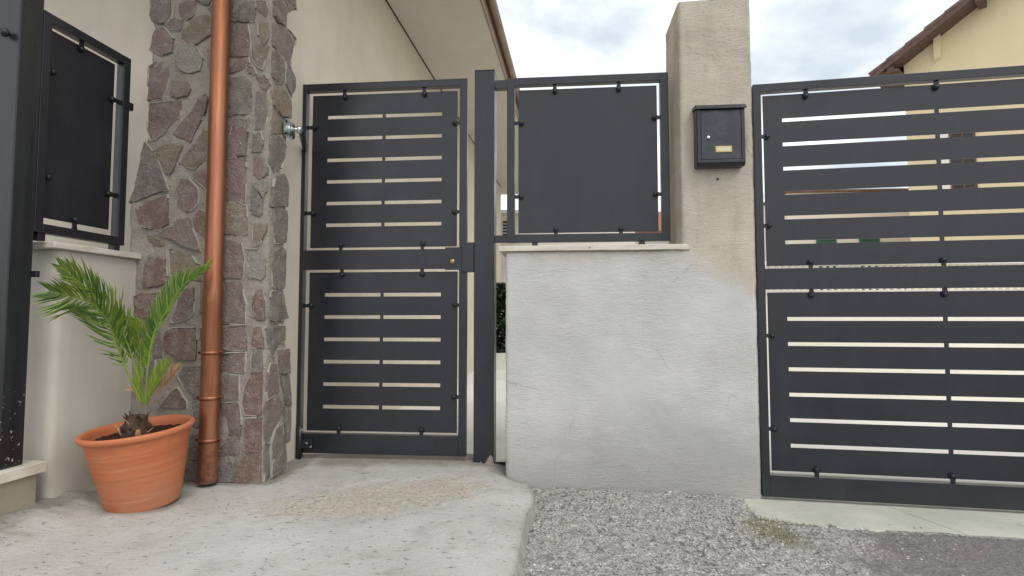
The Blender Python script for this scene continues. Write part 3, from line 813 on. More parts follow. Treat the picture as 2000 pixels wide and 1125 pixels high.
sm = g.modifiers.new('thick', 'SOLIDIFY'); sm.thickness = 0.003
vs = [(0.72, -0.85, ZS + 0.14), (0.72, 8.7, ZS + 0.14), (-3, 8.7, ZS + 1.5), (-3, -0.85, ZS + 1.5), (-6.7, -0.85, ZS + 0.14), (-6.7, 8.7, ZS + 0.14)]
rm = mesh('roof', vs, [(0, 1, 2, 3), (3, 2, 5, 4), (0, 3, 4), (1, 5, 2)])
ro = link('roof', rm, M['tile'], house); sm = ro.modifiers.new('thick', 'SOLIDIFY'); sm.thickness = 0.05

# ---- stone cladding of the corner: mortar bed, then each stone
LEDGE = [(-0.3, -0.68), (0.0804, -0.672), (0.7904, -0.69), (1.1787, -0.708), (1.2768, -0.708), (1.3254, -0.69), (1.4355, -0.668), (1.5212, -0.645), (1.6194, -0.628), (1.7688, -0.626), (1.8685, -0.6196), (2.0195, -0.623), (2.1198, -0.61), (2.1717, -0.6286), (2.2725, -0.6163), (2.6, -0.64), (3.3, -0.62)]
REDGE = [(-0.3, 0.2), (0.0137, 0.2026), (0.1679, 0.2245), (0.3906, 0.2296), (0.5679, 0.1983), (0.6931, 0.1648), (0.7549, 0.181), (0.8902, 0.1473), (1.0888, 0.1483), (1.1919, 0.1675), (1.3911, 0.1544), (1.4403, 0.1012), (1.5636, 0.1378), (1.7147, 0.1697), (1.8016, 0.1612), (1.8465, 0.2085), (1.9411, 0.2147), (1.9835, 0.1633), (2.1409, 0.2064), (2.1698, 0.1219), (2.2331, 0.1336), (2.2833, 0.1854), (2.3322, 0.1784), (2.8, 0.2), (3.3, 0.18)]
clad_bm_v, clad_bm_f = [], []
zs = [-0.1 + 0.014 * i for i in range(239)]
NF, NSD = 46, 16
Wc = NF + NSD + 5
for z in zs:
    le = lerp_tab(LEDGE, z) + 0.006 * fbm(z * 16, 4); re = lerp_tab(REDGE, z) + 0.005 * fbm(z * 16, 9)
    row = [(le - 0.002, YP + 0.02, z), (le, 0.05, z)]
    for i in range(NF + 1):
        x = le + 0.012 + (-0.014 - le - 0.012) * i / NF
        y = 0.001 + 0.006 * fbm(x * 12, z * 12, 1.0) + 0.0022 * fbm(x * 60, z * 60, 2.0, 3)
        row.append((x, y, z))
    for i in range(NSD + 1):
        y = 0.014 + (re - 0.012 - 0.014) * i / NSD
        x = -0.001 - 0.006 * fbm(y * 12, z * 12, 5.0) - 0.0022 * fbm(y * 60, z * 60, 6.0, 3)
        row.append((x, y, z))
    row.append((XP - 0.02, re + 0.004, z))
    clad_bm_v += row
Wc = len(row)
for j in range(len(zs) - 1):
    for i in range(Wc - 1):
        a = j * Wc + i; clad_bm_f.append((a, a + 1, a + Wc + 1, a + Wc))
clad = link('stone_cladding', mesh('stone_cladding', clad_bm_v, clad_bm_f), M['mortar'], house, True)
clad['label'] = 'grey mortar bed set with irregular purple and brown stones'

def stone_outline(poly, rnd):
    n = len(poly)
    area = 0.5 * sum(poly[i][0] * poly[(i + 1) % n][1] - poly[(i + 1) % n][0] * poly[i][1] for i in range(n))
    if area < 0: poly = poly[::-1]
    cx = sum(p[0] for p in poly) / n; cz = sum(p[1] for p in poly) / n
    size = math.sqrt(abs(area)); g = 1 + 0.0045 / max(size, 0.03)
    pts = []
    for i in range(n):
        (ax, az), (bx, bz) = poly[i], poly[(i + 1) % n]
        L_ = math.hypot(bx - ax, bz - az); m = max(1, min(5, round(L_ / 0.02)))
        for k in range(m):
            t_ = k / m; j = 0.0022 if k else 0.0010
            x, z = ax + (bx - ax) * t_, az + (bz - az) * t_
            pts.append((cx + (x - cx) * g + rnd.uniform(-j, j), cz + (z - cz) * g + rnd.uniform(-j, j)))
    return pts, cx, cz, size
def stone_mesh(outline, rnd, axis):
    """an irregular split-faced slab, a few millimetres proud of the mortar"""
    pts, cx, cz, size = outline
    proud = rnd.uniform(-0.0035, 0.0045); tx, tz = rnd.uniform(-0.06, 0.06), rnd.uniform(-0.06, 0.06)
    rings = ((1.0, 0.03), (1.0, -0.0035), (1 - 0.003 / max(size, 0.03), -0.0055), (0.68, -0.0062), (0.34, -0.0062))
    vs, fs = [], []
    N = len(pts)
    for ri, (sc, d) in enumerate(rings):
        for (x, z) in pts:
            px_, pz_ = cx + (x - cx) * sc, cz + (z - cz) * sc
            h = d
            if ri: h -= proud + tx * (px_ - cx) + tz * (pz_ - cz) + 0.0035 * fbm(px_ * 26, pz_ * 26, axis * 7.0, 3)
            vs.append((px_, h, pz_))
    vs.append((cx, -0.0062 - proud + 0.002 * rnd.uniform(-1, 1), cz))
    for r_ in range(len(rings) - 1):
        for i in range(N):
            j = (i + 1) % N; a, b = r_ * N, (r_ + 1) * N
            fs.append((a + i, a + j, b + j, b + i))
    b = (len(rings) - 1) * N
    for i in range(N): fs.append((b + i, b + (i + 1) % N, len(vs) - 1))
    if axis: vs = [(-h, u, z) for (u, h, z) in vs]
    me = mesh('stone', vs, fs)
    for i, q in enumerate(me.polygons): q.use_smooth = i >= 3 * N
    return me
PV, PF = [], []
def pointing(outline, rnd, axis):
    """raised bead of pale pointing trowelled along part of a stone's edge"""
    pts, cx, cz, size = outline
    N = len(pts); on = [fbm(x * 9, z * 9, 3.3 + axis, 2) > 0.03 for x, z in pts]
    def q(x, z, off, h):
        L_ = math.hypot(x - cx, z - cz) or 1
        px_, pz_ = x + (x - cx) / L_ * off, z + (z - cz) / L_ * off
        if axis: px_ = max(px_, 0.004)
        else: px_ = min(px_, -0.004)
        h += 0.0012 * fbm(px_ * 40, pz_ * 40, 2.0, 2)
        return (-h, px_, pz_) if axis else (px_, h, pz_)
    for i in range(N):
        j = (i + 1) % N
        if not (on[i] and on[j]): continue
        lim = [pts[k][0] + (pts[k][0] - cx) / (math.hypot(pts[k][0] - cx, pts[k][1] - cz) or 1) * 0.013 for k in (i, j)]
        if (axis and min(lim) < 0.004) or (not axis and max(lim) > -0.004): continue
        b = len(PV)
        for k in (i, j):
            w = 0.0045 + 0.003 * fbm(pts[k][0] * 25, pts[k][1] * 25, 8.0, 2)
            PV.extend([q(*pts[k], -0.001, 0.004), q(*pts[k], 0.0012, -0.0075), q(*pts[k], w, -0.0068), q(*pts[k], w + 0.004, 0.008)])
        for k in range(3): PF.append((b + k, b + 4 + k, b + 5 + k, b + 1 + k))
def lay_stones(data, axis, seed):
    rnd = random.Random(seed)
    lines = [l.split() for l in data.strip().split('\n')]
    up = []
    for w in lines:
        poly = [tuple(map(float, q.split(','))) for q in w[1:]]
        up.append((w[0], poly))
        zc_ = sum(p[1] for p in poly) / len(poly)
        if 0.02 < zc_ < 0.62:
            up.append((w[0], [(u, z + 2.29) for u, z in poly]))
    for k, poly in up:
        ol = stone_outline(poly, rnd)
        pointing(ol, rnd, axis)
        me = stone_mesh(ol, rnd, axis)
        link('stone', me, M['st_' + k], clad)
lay_stones(FRONT_STONES, 0, 21)
lay_stones(SIDE_STONES, 1, 22)
pt = link('pointing', mesh('pointing', PV, PF), M['pointing'], clad, True)
pt['kind'] = 'stuff'

# ================================================================== LOW WALL, OLD POST AND NARROW FENCE PANEL ON THE LEFT
lw = thing('low_wall', 'low cream plastered wall with travertine coping behind the potted palm', 'wall', HC, 7.1)
XL = -0.658
def lwpt(u, z):
    # u runs along front face (negative) then round the rounded corner onto the side face
    return u
vs, fs = [], []
path = [(-1.1, -0.40), (-0.80, -0.395), (-0.69, -0.392), (-0.672, -0.388), (-0.662, -0.378)] + [(XL, -0.36 + 0.05 * i) for i in range(9)] + [(XL, 0.09)]
zz = [-0.1 + 0.05 * i for i in range(24)]
for z in zz:
    for (x, y) in path:
        fl = 0.012 * sst(0.12, 0.0, z)
        vs.append((x + 0.0025 * fbm(y * 5, z * 5, 3.0) + fl, y + (0.0025 * fbm(x * 5, z * 5, 8.0) if y < -0.38 else 0), min(z, 1.018)))
n = len(path)
for j in range(len(zz) - 1):
    for i in range(n - 1):
        a = j * n + i; fs.append((a, a + 1, a + n + 1, a + n))
fs.append(tuple((len(zz) - 1) * n + i for i in range(n)) + ())
b = len(vs); vs += [(-1.1, 0.09, -0.1), (-1.1, 0.09, 1.018)]
link('wall', mesh('wall', vs, fs), M['lowwall'], lw, True)
box('coping', -1.12, -0.632, -0.432, 0.012, 1.016, 1.041, M['coping'], lw, 0.003)

op = thing('gate_post', 'old black steel gate post at the left edge, on a stone sill', 'post', HC, 7.1)
box('post', -0.80, -0.66, -0.582, -0.492, 0.192, 2.6, M['steel_old'], op, 0.004)
box('stop_bolt', -0.672, -0.640, -0.494, -0.478, 0.896, 0.92, M['bolt'], op, 0.003)
me = lathe_mesh('knob', [(0.006, 0), (0.006, 0.008), (0.015, 0.012), (0.017, 0.020), (0.012, 0.028), (0.0001, 0.031)], 16)
for v in me.vertices: v.co = (-0.702 + v.co[0], -0.582 - v.co[2], 1.802 + v.co[1])
link('knob', me, M['bolt'], op, True)

sb = thing('stone_sill', 'low plastered plinth with stone sill under the old black post', 'sill', HC, 7.1)
box('plinth', -1.2, -0.636, -1.9, -0.455, -0.1, 0.152, M['plinth'], sb, 0.006)
box('sill', -1.2, -0.618, -1.92, -0.432, 0.1525, 0.191, M['coping'], sb, 0.003)

def frame_tubes(parent, x0, x1, z0, z1, w=0.04, dep=0.04, wb=None, mids=(), mat=None, wl=None, leg=0.0):
    mat = mat or M['steel']; wb = wb or w; wl = wl or w
    box('stile', x0, x0 + wl, 0, dep, z0 - leg, z1, mat, parent, 0.002)
    box('stile', x1 - w, x1, 0, dep, z0, z1, mat, parent, 0.002)
    box('top_rail', x0 + wl, x1 - w, 0.0004, dep - 0.0004, z1 - w, z1 - 0.0003, mat, parent, 0.0015)
    box('bottom_rail', x0 + wl, x1 - w, 0.0004, dep - 0.0004, z0 + 0.0003, z0 + wb, mat, parent, 0.0015)
    for a, b in mids: box('middle_rail', x0 + wl, x1 - w, 0.0004, dep - 0.0004, a, b, mat, parent, 0.0015)

YS = 0.018     # depth of the sheets inside the frame
def sheet_clips(parent, x0, x1, z0, z1, tops, bots, lefts, rights, y=YS):
    for x in tops: clip(parent, x, y, z1 - 0.003, 0)
    for x in bots: clip(parent, x, y, z0 + 0.003, 180)
    for z in lefts: clip(parent, x0 + 0.003, y, z, 90)
    for z in rights: clip(parent, x1 - 0.003, y, z, -90)

# narrow fence panel: local x runs into depth along the low wall
fp = bpy.data.objects.new('fence_panel', None); COL.objects.link(fp); fp.empty_display_size = 0.1
a71 = R(7.1)
def house_pt(x, y, z=0): return (HC[0] + x * math.cos(a71) + y * math.sin(a71), HC[1] - x * math.sin(a71) + y * math.cos(a71), z)
fp.location = house_pt(-0.662, 0); fp.rotation_euler = (0, 0, R(90 - 7.1))
tag(fp, 'narrow dark grey sheet fence panel on the low cream wall, beside the old post', 'fence', 'dark sheet fence panels on walls')
frame_tubes(fp, -0.490, -0.066, 1.072, 1.950, 0.036, 0.04)
link('sheet', plate_mesh('sheet', -0.442, -0.128, 1.136, 1.898, []), M['steel'], fp).location = (0, 0.026, 0)
sheet_clips(fp, -0.442, -0.128, 1.136, 1.898, [-0.305], [-0.302], [1.728, 1.30], [1.731, 1.297], 0.026)
box('foot', -0.470, -0.440, 0.004, 0.036, 1.041, 1.072, M['steel'], fp, 0.001)
box('foot', -0.116, -0.086, 0.004, 0.036, 1.041, 1.072, M['steel'], fp, 0.001)
box('wall_bracket', -0.066, -0.034, 0.008, 0.032, 1.715, 1.75, M['steel'], fp, 0.0015)

# ================================================================== DOWNPIPE
dp = thing('downpipe', 'copper-coloured round downpipe fixed to the stone-clad corner', 'pipe', house_pt(-0.224, -0.052), 7.1)
prof = [(0.0405, 0.015), (0.0405, 0.78), (0.0412, 0.80), (0.0412, 0.86), (0.039, 0.866), (0.039, 3.2)]
link('pipe', lathe_mesh('pipe', prof, 40), M['copper'], dp, True)
for z in (0.585, 0.385, 0.199):
    br = link('clamp', lathe_mesh('clamp', [(0.0405, z - 0.008), (0.0435, z - 0.008), (0.0435, z + 0.008), (0.0405, z + 0.008)], 40), M['copper'], dp, True)
    for s in (-1, 1):
        box('lug', s * 0.050 - 0.009, s * 0.050 + 0.009, -0.004, 0.004, z - 0.007, z + 0.007, M['copper'], br, 0.001)
        cyl_between('screw', (s * 0.053, -0.012, z), (s * 0.053, 0.012, z), 0.0045, M['bolt'], br, 8)
    cyl_between('anchor', (0, 0.04, z), (0, 0.066, z), 0.005, M['zinc'], br, 8)

# ================================================================== BOUNDARY WALL WITH PILLAR
WO = (1.1714, 2.65, 0.0)
bw = thing('boundary_wall', 'grey-white rendered boundary wall with coping and tall sandy pillar', 'wall', WO, 5.05)
def wall_y(x, z):
    return 0.0045 * fbm(x * 2.2, z * 2.2, 1.0, 3) + 0.0016 * fbm(x * 11, z * 15, 4.0, 4) + 0.0006 * fbm(x * 40, z * 60, 4.0, 3)
def rough_block(name, x0, x1, z0, z1, dep, mat, parent, topjag=0.0, step=0.0125):
    nx = int((x1 - x0) / step); nz = int((z1 - z0) / step)
    vs, fs = [], []
    for k in range(nz + 1):
        z = z0 + (z1 - z0) * k / nz
        el = x0 + 0.0035 * fbm(z * 9, 3.0) + 0.0015 * fbm(z * 40, 2.0); er = x1 + 0.003 * fbm(z * 9, 7.0) + 0.0015 * fbm(z * 40, 8.0)
        row = [(el - 0.001, dep, z), (el - 0.001, 0.10, z), (el, 0.02, z), (el + 0.002, 0.006, z)]
        for i in range(1, nx):
            x = el + (er - el) * i / nx
            zj = z + (topjag * fbm(x * 12, 5.0) if k == nz else 0)
            row.append((x, wall_y(x, z), zj))
        row += [(er - 0.002, 0.006, z), (er, 0.02, z), (er + 0.001, 0.10, z), (er + 0.001, dep, z)]
        vs += row
    W_ = len(row)
    for k in range(nz):
        for i in range(W_ - 1):
            a = k * W_ + i; fs.append((a, a + 1, a + W_ + 1, a + W_))
    cap = [vs[nz * W_ + i] for i in range(W_)]; b0 = len(vs); vs += cap; fs.append(tuple(b0 + i for i in range(W_)))
    for k in range(0): fs.append((k * W_, (k + 1) * W_, (k + 1) * W_ + W_ - 1, k * W_ + W_ - 1))
    return link(name, mesh(name, vs, fs), mat, parent, True)
rough_block('wall', -1.209, 0.004, -0.2, 1.074, 0.24, M['render'], bw)
rough_block('pillar', -0.342, 0.004, 1.074, 2.318, 0.33, M['render'], bw, 0.006)
# coping: travertine slab, slightly proud, front edge chipped
vs, fs = [], []
for i in range(60):
    x = -1.238 + (1.238 - 0.302) * i / 59
    f_ = -0.016 - 0.002 * fbm(x * 20, 1.0); fade = sst(-0.302, -0.345, x)
    f_ = 0.004 + (f_ - 0.004) * fade
    zb = 1.0725 + 0.0015 * fbm(x * 13, 3.0); zt = 1.0985
    for y, z in ((0.25, zb), (f_ + 0.002, zb), (f_, zb + 0.002), (f_, zt - 0.003), (f_ + 0.003, zt), (0.25, zt)): vs.append((x, y, z))
for i in range(59):
    for k in range(6):
        k2 = (k + 1) % 6; a = i * 6; fs.append((a + k, a + k2, a + 6 + k2, a + 6 + k))
fs.append(tuple(range(5, -1, -1))); fs.append(tuple(59 * 6 + k for k in range(6)))
link('coping', mesh('coping', vs, fs), M['coping'], bw)
# ragged mortar bed squeezed out under the coping
vs, fs = [], []
for i in range(120):
    x = -1.205 + (1.205 - 0.31) * i / 119
    h = 0.006 + 0.006 * abs(fbm(x * 17, 6.0)); p_ = -0.003 + 0.004 * fbm(x * 23, 2.0)
    vs += [(x, p_, 1.0735), (x, p_ + 0.002, 1.0735 - h), (x, 0.012, 1.0735 - h - 0.004)]
for i in range(119):
    for k in range(2): a = i * 3 + k; fs.append((a, a + 1, a + 4, a + 3))
link('bedding_mortar', mesh('bedding_mortar', vs, fs), M['mortar'], bw, True)

# ---- fence panel on the wall and steel post
GO = (-1.1415, 2.9713, 0.0)
fn = thing('fence_panel', 'square dark grey sheet fence panel on the grey-white wall, beside the pillar', 'fence', GO, 5.05, 'dark sheet fence panels on walls')
frame_tubes(fn, 1.119, 1.9575, 1.1345, 2.012, 0.041, 0.04)
link('sheet', plate_mesh('sheet', 1.1785, 1.9010, 1.184, 1.951, []), M['steel'], fn).location = (0, YS, 0)
sheet_clips(fn, 1.1785, 1.9010, 1.184, 1.951, [1.372, 1.705], [1.374, 1.709], [1.770, 1.376], [1.778, 1.376])
box('spacer_bar', 1.0545, 1.119, 0.002, 0.038, 1.958, 2.004, M['steel'], fn, 0.0015)
box('spacer_bar', 1.0545, 1.119, 0.002, 0.038, 1.136, 1.172, M['steel'], fn, 0.0015)
for x in (1.25, 1.8): box('foot', x, x + 0.03, 0.006, 0.034, 1.0985, 1.1345, M['steel'], fn, 0.001)

po = thing('gate_post', 'dark grey square steel post between pedestrian gate and grey-white wall', 'post', GO, 5.05)
box('post', 0.9464, 1.0525, -0.004, 0.1, -0.06, 2.056, M['steel'], po, 0.0025)
box('cap', 0.9454, 1.0535, -0.005, 0.101, 2.0565, 2.0605, M['steel'], po, 0.001)
# cement smeared round its foot
vs, fs = [], []
rnd = random.Random(4)
for i in range(25):
    x = 0.942 + 0.116 * i / 24
    h = 0.010 + 0.03 * max(0, fbm(x * 34, 1.0)) + (0.034 * sst(1.005, 1.03, x) * sst(1.052, 1.046, x))
    vs += [(x, -0.030 + 0.006 * fbm(x * 40, 3), -0.035), (x, -0.012, -0.014 + 0.3 * h), (x, -0.0056, -0.014 + h)]
for i in range(24):
    for k in range(2): a = i * 3 + k; fs.append((a, a + 1, a + 4, a + 3))
link('cement_smear', mesh('cement_smear', vs, fs), M['mortar'], po, True)

# ================================================================== PEDESTRIAN GATE
def slot_rows(cols, zc0, step, n, h):
    return [(a, b, zc0 - k * step - h / 2, zc0 - k * step + h / 2) for k in range(n) for a, b in cols]
pg = thing('pedestrian_gate', 'narrow dark grey slotted sheet-metal gate beside the stone corner', 'gate', GO, 5.05)
frame_tubes(pg, -0.018, 0.906, 0.026, 2.021, 0.040, 0.04, 0.102, [(1.000, 1.104)], wl=0.034, leg=0.04)
cols = [(0.1315, 0.4385), (0.4560, 0.7665)]
link('upper_sheet', plate_mesh('upper_sheet', 0.0445, 0.8510, 1.1185, 1.9605, slot_rows(cols, 1.8370, 0.1190, 6, 0.0190)), M['steel'], pg).location = (0, YS, 0)
link('lower_sheet', plate_mesh('lower_sheet', 0.0445, 0.8565, 0.1415, 0.9855, slot_rows(cols, 0.8640, 0.1192, 6, 0.0190)), M['steel'], pg).location = (0, YS, 0)
sheet_clips(pg, 0.0445, 0.8510, 1.1185, 1.9605, [0.227, 0.670], [0.219, 0.667], [1.781, 1.307], [1.782, 1.302])
sheet_clips(pg, 0.0445, 0.8565, 0.1415, 0.9855, [0.227, 0.666], [0.224, 0.670], [0.806], [0.807, 0.3285])
lb = box('lock_case', 0.8835, 0.9455, -0.012, 0.044, 0.981, 1.1355, M['steel'], pg, 0.002)
box('lock_plate', 0.792, 0.8825, -0.0025, 0.0, 0.992, 1.112, M['steel'], pg, 0.001)
me = lathe_mesh('lock_cylinder', [(0.0001, 0.010), (0.009, 0.010), (0.0125, 0.008), (0.0135, 0.0)], 24)
for v in me.vertices: v.co = (0.832 + v.co[0], -0.0025 - v.co[2], 1.036 + v.co[1])
lc = link('lock_cylinder', me, M['brass'], pg, True)
box('keyhole', 0.8312, 0.8328, -0.0132, -0.0124, 1.031, 1.041, M['dark'], lc, 0)
# lower hinge: plates and pin at the foot of the hinge stile
lh = box('lower_hinge', 0.016, 0.090, -0.014, 0.0, 0.055, 0.10, M['steel'], pg, 0.002)
cyl_between('hinge_pin', (0.022, -0.012, 0.0), (0.022, -0.012, 0.17), 0.010, M['steel'], lh, 12)
for x, z in ((0.062, 0.082), (0.084, 0.063), (0.034, 0.150)):
    cyl_between('screw', (x, -0.018, z), (x, 0, z), 0.0055, M['zinc'], lh, 10)

# upper hinge: zinc plate on the side of the corner with an eye bolt to the gate
bm = bmesh.new(); bm_box(bm, 0.012, 0.017, 0.092, 0.192, 1.614, 1.702, 0.0)
bmesh.ops.bevel(bm, geom=[e_ for e_ in bm.edges if abs(e_.verts[0].co.x - e_.verts[1].co.x) > 0.004], offset=0.012, segments=4, affect='EDGES')
hg = link('upper_hinge', bm_mesh('upper_hinge', bm), M['zinc'], pg)
hg['label'] = 'shiny zinc hinge plate on the side of the stone corner'
ga = R(5.05); ddx, ddy = HC[0] - GO[0], HC[1] - GO[1]
hg.location = (ddx * math.cos(ga) - ddy * math.sin(ga), ddx * math.sin(ga) + ddy * math.cos(ga), 0)
hg.rotation_euler = (0, 0, -R(7.1 - 5.05))
for y in (0.106, 0.178):
    for z in (1.629, 1.687): cyl_between('screw', (0.016, y, z), (0.0205, y, z), 0.0068, M['bolt'], hg, 12)
cyl_between('hub', (0.016, 0.142, 1.658), (0.026, 0.142, 1.658), 0.022, M['zinc'], hg, 20)
cyl_between('nut', (0.026, 0.142, 1.658), (0.036, 0.142, 1.658), 0.013, M['zinc'], hg, 6)
cyl_between('eye_bolt', (0.030, 0.142, 1.658), (0.056, 0.146, 1.659), 0.0085, M['zinc'], hg, 12)
cyl_between('eye', (0.060, 0.150, 1.644), (0.060, 0.150, 1.674), 0.0125, M['zinc'], hg, 16)
v_, f_ = tube_verts([(0.066, 0.152, 1.659), (0.060, 0.17, 1.659), (-0.070, 0.458, 1.66)], 0.014, 8)
link('gate_lug', mesh('gate_lug', v_, f_), M['steel'], hg)

# ================================================================== DRIVEWAY GATE
dg = thing('driveway_gate', 'wide dark grey slotted sheet-metal driveway gate right of the pillar', 'gate', (*GATE_D, 0.0), 10.4)
frame_tubes(dg, 0.007, 3.23, -0.099, 1.881, 0.040, 0.04, 0.1005, [(0.8765, 0.9765)], wl=0.036)
box('stile', 1.598, 1.638, 0.0008, 0.0392, 0.0015, 0.8765, M['steel'], dg, 0.0015)
box('stile', 1.598, 1.638, 0.0008, 0.0392, 0.9765, 1.841, M['steel'], dg, 0.0015)
for x0 in (0.0, 1.589):
    cols = [(x0 + 0.1415, x0 + 0.803), (x0 + 0.8215, x0 + 1.483)]
    a, b = x0 + 0.0545, x0 + 1.575
    link('upper_sheet', plate_mesh('upper_sheet', a, b, 0.990, 1.826, slot_rows(cols, 1.7005, 0.1195, 6, 0.0178)), M['steel'], dg).location = (0, YS, 0)
    link('lower_sheet', plate_mesh('lower_sheet', a, b, 0.0195, 0.862, slot_rows(cols, 0.7355, 0.1193, 6, 0.0178)), M['steel'], dg).location = (0, YS, 0)
    cx = [x0 + 0.249, x0 + 0.811, x0 + 1.372]
    sheet_clips(dg, a, b, 0.990, 1.826, cx, cx, [1.6224, 1.1846], [1.6224, 1.1846])
    sheet_clips(dg, a, b, 0.0195, 0.862, cx, cx, [0.655, 0.215], [0.655, 0.215])

# ================================================================== LETTER BOX
mb = thing('letter_box', 'black metal letter box with cream name card on the pillar', 'letter box', WO, 5.05)
X0, X1, Z0, Z1, DP = -0.281, -0.056, 1.462, 1.752, 0.068
bm = bmesh.new()
prof = [(-0.004, Z0 + 0.004), (-DP + 0.012, Z0 + 0.002), (-DP, Z0 + 0.016), (-DP, Z1 - 0.012), (-0.004, Z1)]
v0 = [bm.verts.new((X0, y, z)) for y, z in prof]; v1 = [bm.verts.new((X1, y, z)) for y, z in prof]
bm.faces.new(v0); bm.faces.new(v1[::-1])
for i in range(5): bm.faces.new((v0[i], v0[(i + 1) % 5], v1[(i + 1) % 5], v1[i]))
bmesh.ops.bevel(bm, geom=list(bm.edges), offset=0.003, segments=2, affect='EDGES')
body = link('body', bm_mesh('body', bm), M['steel'], mb)
# raised frame round the door
for nm, a in (('frame', (X0 + 0.002, X0 + 0.018, Z0 + 0.016, Z1 - 0.012)), ('frame', (X1 - 0.018, X1 - 0.002, Z0 + 0.016, Z1 - 0.012)), ('frame', (X0 + 0.018, X1 - 0.018, Z0 + 0.016, Z0 + 0.030))):
    box(nm, a[0], a[1], -DP - 0.005, -DP + 0.001, a[2], a[3], M['steel'], mb, 0.0015)
bm = bmesh.new()
prof = [(-0.004, Z1 + 0.016), (-DP + 0.004, Z1 + 0.010), (-DP - 0.016, Z1 - 0.010), (-DP - 0.016, Z1 - 0.016), (-DP + 0.002, Z1 - 0.008), (-0.004, Z1 - 0.002)]
v0 = [bm.verts.new((X0 - 0.006, y, z)) for y, z in prof]; v1 = [bm.verts.new((X1 + 0.006, y, z)) for y, z in prof]
bm.faces.new(v0); bm.faces.new(v1[::-1])
for i in range(6): bm.faces.new((v0[i], v0[(i + 1) % 6], v1[(i + 1) % 6], v1[i]))
bmesh.ops.bevel(bm, geom=list(bm.edges), offset=0.0015, segments=2, affect='EDGES')
link('lid', bm_mesh('lid', bm), M['steel'], mb)
t = NT('scuffed_black_paint')
c = t.mix(t.ramp(t.noise(14, 6, 0.7, 0.8), [(0.45, 0.0), (0.62, 1.0)]), lin(50, 54, 59), lin(62, 66, 71))
t.color(c); t.rough(t.ramp(t.noise(11, 6, 0.7, 1.0), [(0.4, 0.3), (0.62, 0.62)])); t.bump((t.noise(300, 2), 0.0001)); M['scuff'] = t.m
door = box('door', X0 + 0.021, X1 - 0.021, -DP - 0.0035, -DP, Z0 + 0.033, Z1 - 0.020, M['scuff'], mb, 0.001)
me = lathe_mesh('lock', [(0.0001, 0.007), (0.006, 0.007), (0.008, 0.005), (0.009, 0.0)], 20)
for v in me.vertices: v.co = (-0.229 + v.co[0], -DP - 0.0035 - v.co[2], 1.600 + v.co[1])
lk = link('lock', me, M['zinc'], door, True)
box('name_holder', -0.197, -0.120, -DP - 0.0065, -DP - 0.0036, 1.527, 1.557, M['brass'], door, 0.001)
box('name_card', -0.191, -0.126, -DP - 0.0075, -DP - 0.0062, 1.532, 1.552, M['card'], door, 0.0)
cyl_between('drill_hole', (-0.170, -0.0045, 1.416), (-0.170, 0.004, 1.416), 0.0055, M['dark'], bw, 10)
# ================================================================== FLOWER POT AND PALM
PC = Vector((-1.480, 2.268, -0.004))
pot = thing('flower_pot', 'round terracotta-coloured plastic flower pot on the ramp by the low wall', 'flower pot', PC)
pot.rotation_euler = (R(4.0), R(-4.0), 0)
H_, RT, RB = 0.310, 0.182, 0.128
prof = [(0.0001, 0.006), (RB - 0.012, 0.004), (RB - 0.003, 0.0), (RB, 0.006)]
n = 46
for i in range(1, n):
    f = i / n; z = 0.006 + (H_ - 0.034) * f
    r = RB + (RT - RB) * (f ** 0.92)
    r += 0.0011 * fbm(f * 26, 3.0, 0.0, 3) * sst(0.05, 0.2, f) + (0.0016 if 0.50 < f < 0.53 else 0)
    prof.append((r, z))
prof += [(RT + 0.002, H_ - 0.026), (RT + 0.012, H_ - 0.025), (RT + 0.0165, H_ - 0.019), (RT + 0.018, H_ - 0.010), (RT + 0.016, H_ - 0.003), (RT + 0.010, H_), (RT + 0.002, H_ - 0.002), (RT - 0.003, H_ - 0.009), (RT - 0.005, H_ - 0.03), (RT - 0.012, H_ - 0.075)]
link('pot', lathe_mesh('pot', prof, 72), M['pot'], pot, True)
vs, fs = [(0, 0, H_ - 0.030)], []
for j in range(1, 15):
    for i in range(60):
        r = (RT - 0.0055) * j / 14; a = 2 * math.pi * i / 60
        vs.append((r * math.cos(a), r * math.sin(a), H_ - 0.040 + 0.018 * math.exp(-(r / 0.06) ** 2) + 0.007 * fbm(r * math.cos(a) * 40, r * math.sin(a) * 40, 2, 4)))
for i in range(60): fs.append((0, 1 + i, 1 + (i + 1) % 60))
for j in range(13):
    for i in range(60):
        a = 1 + j * 60; k = (i + 1) % 60; fs.append((a + i, a + 60 + i, a + 60 + k, a + k))
link('soil', mesh('soil', vs, fs), M['soil'], pot, True)

PB = Vector((-1.502, 2.235, 0.285))
palm = thing('sago_palm', 'young sago palm with arching feathery fronds in the terracotta pot', 'palm', PB)
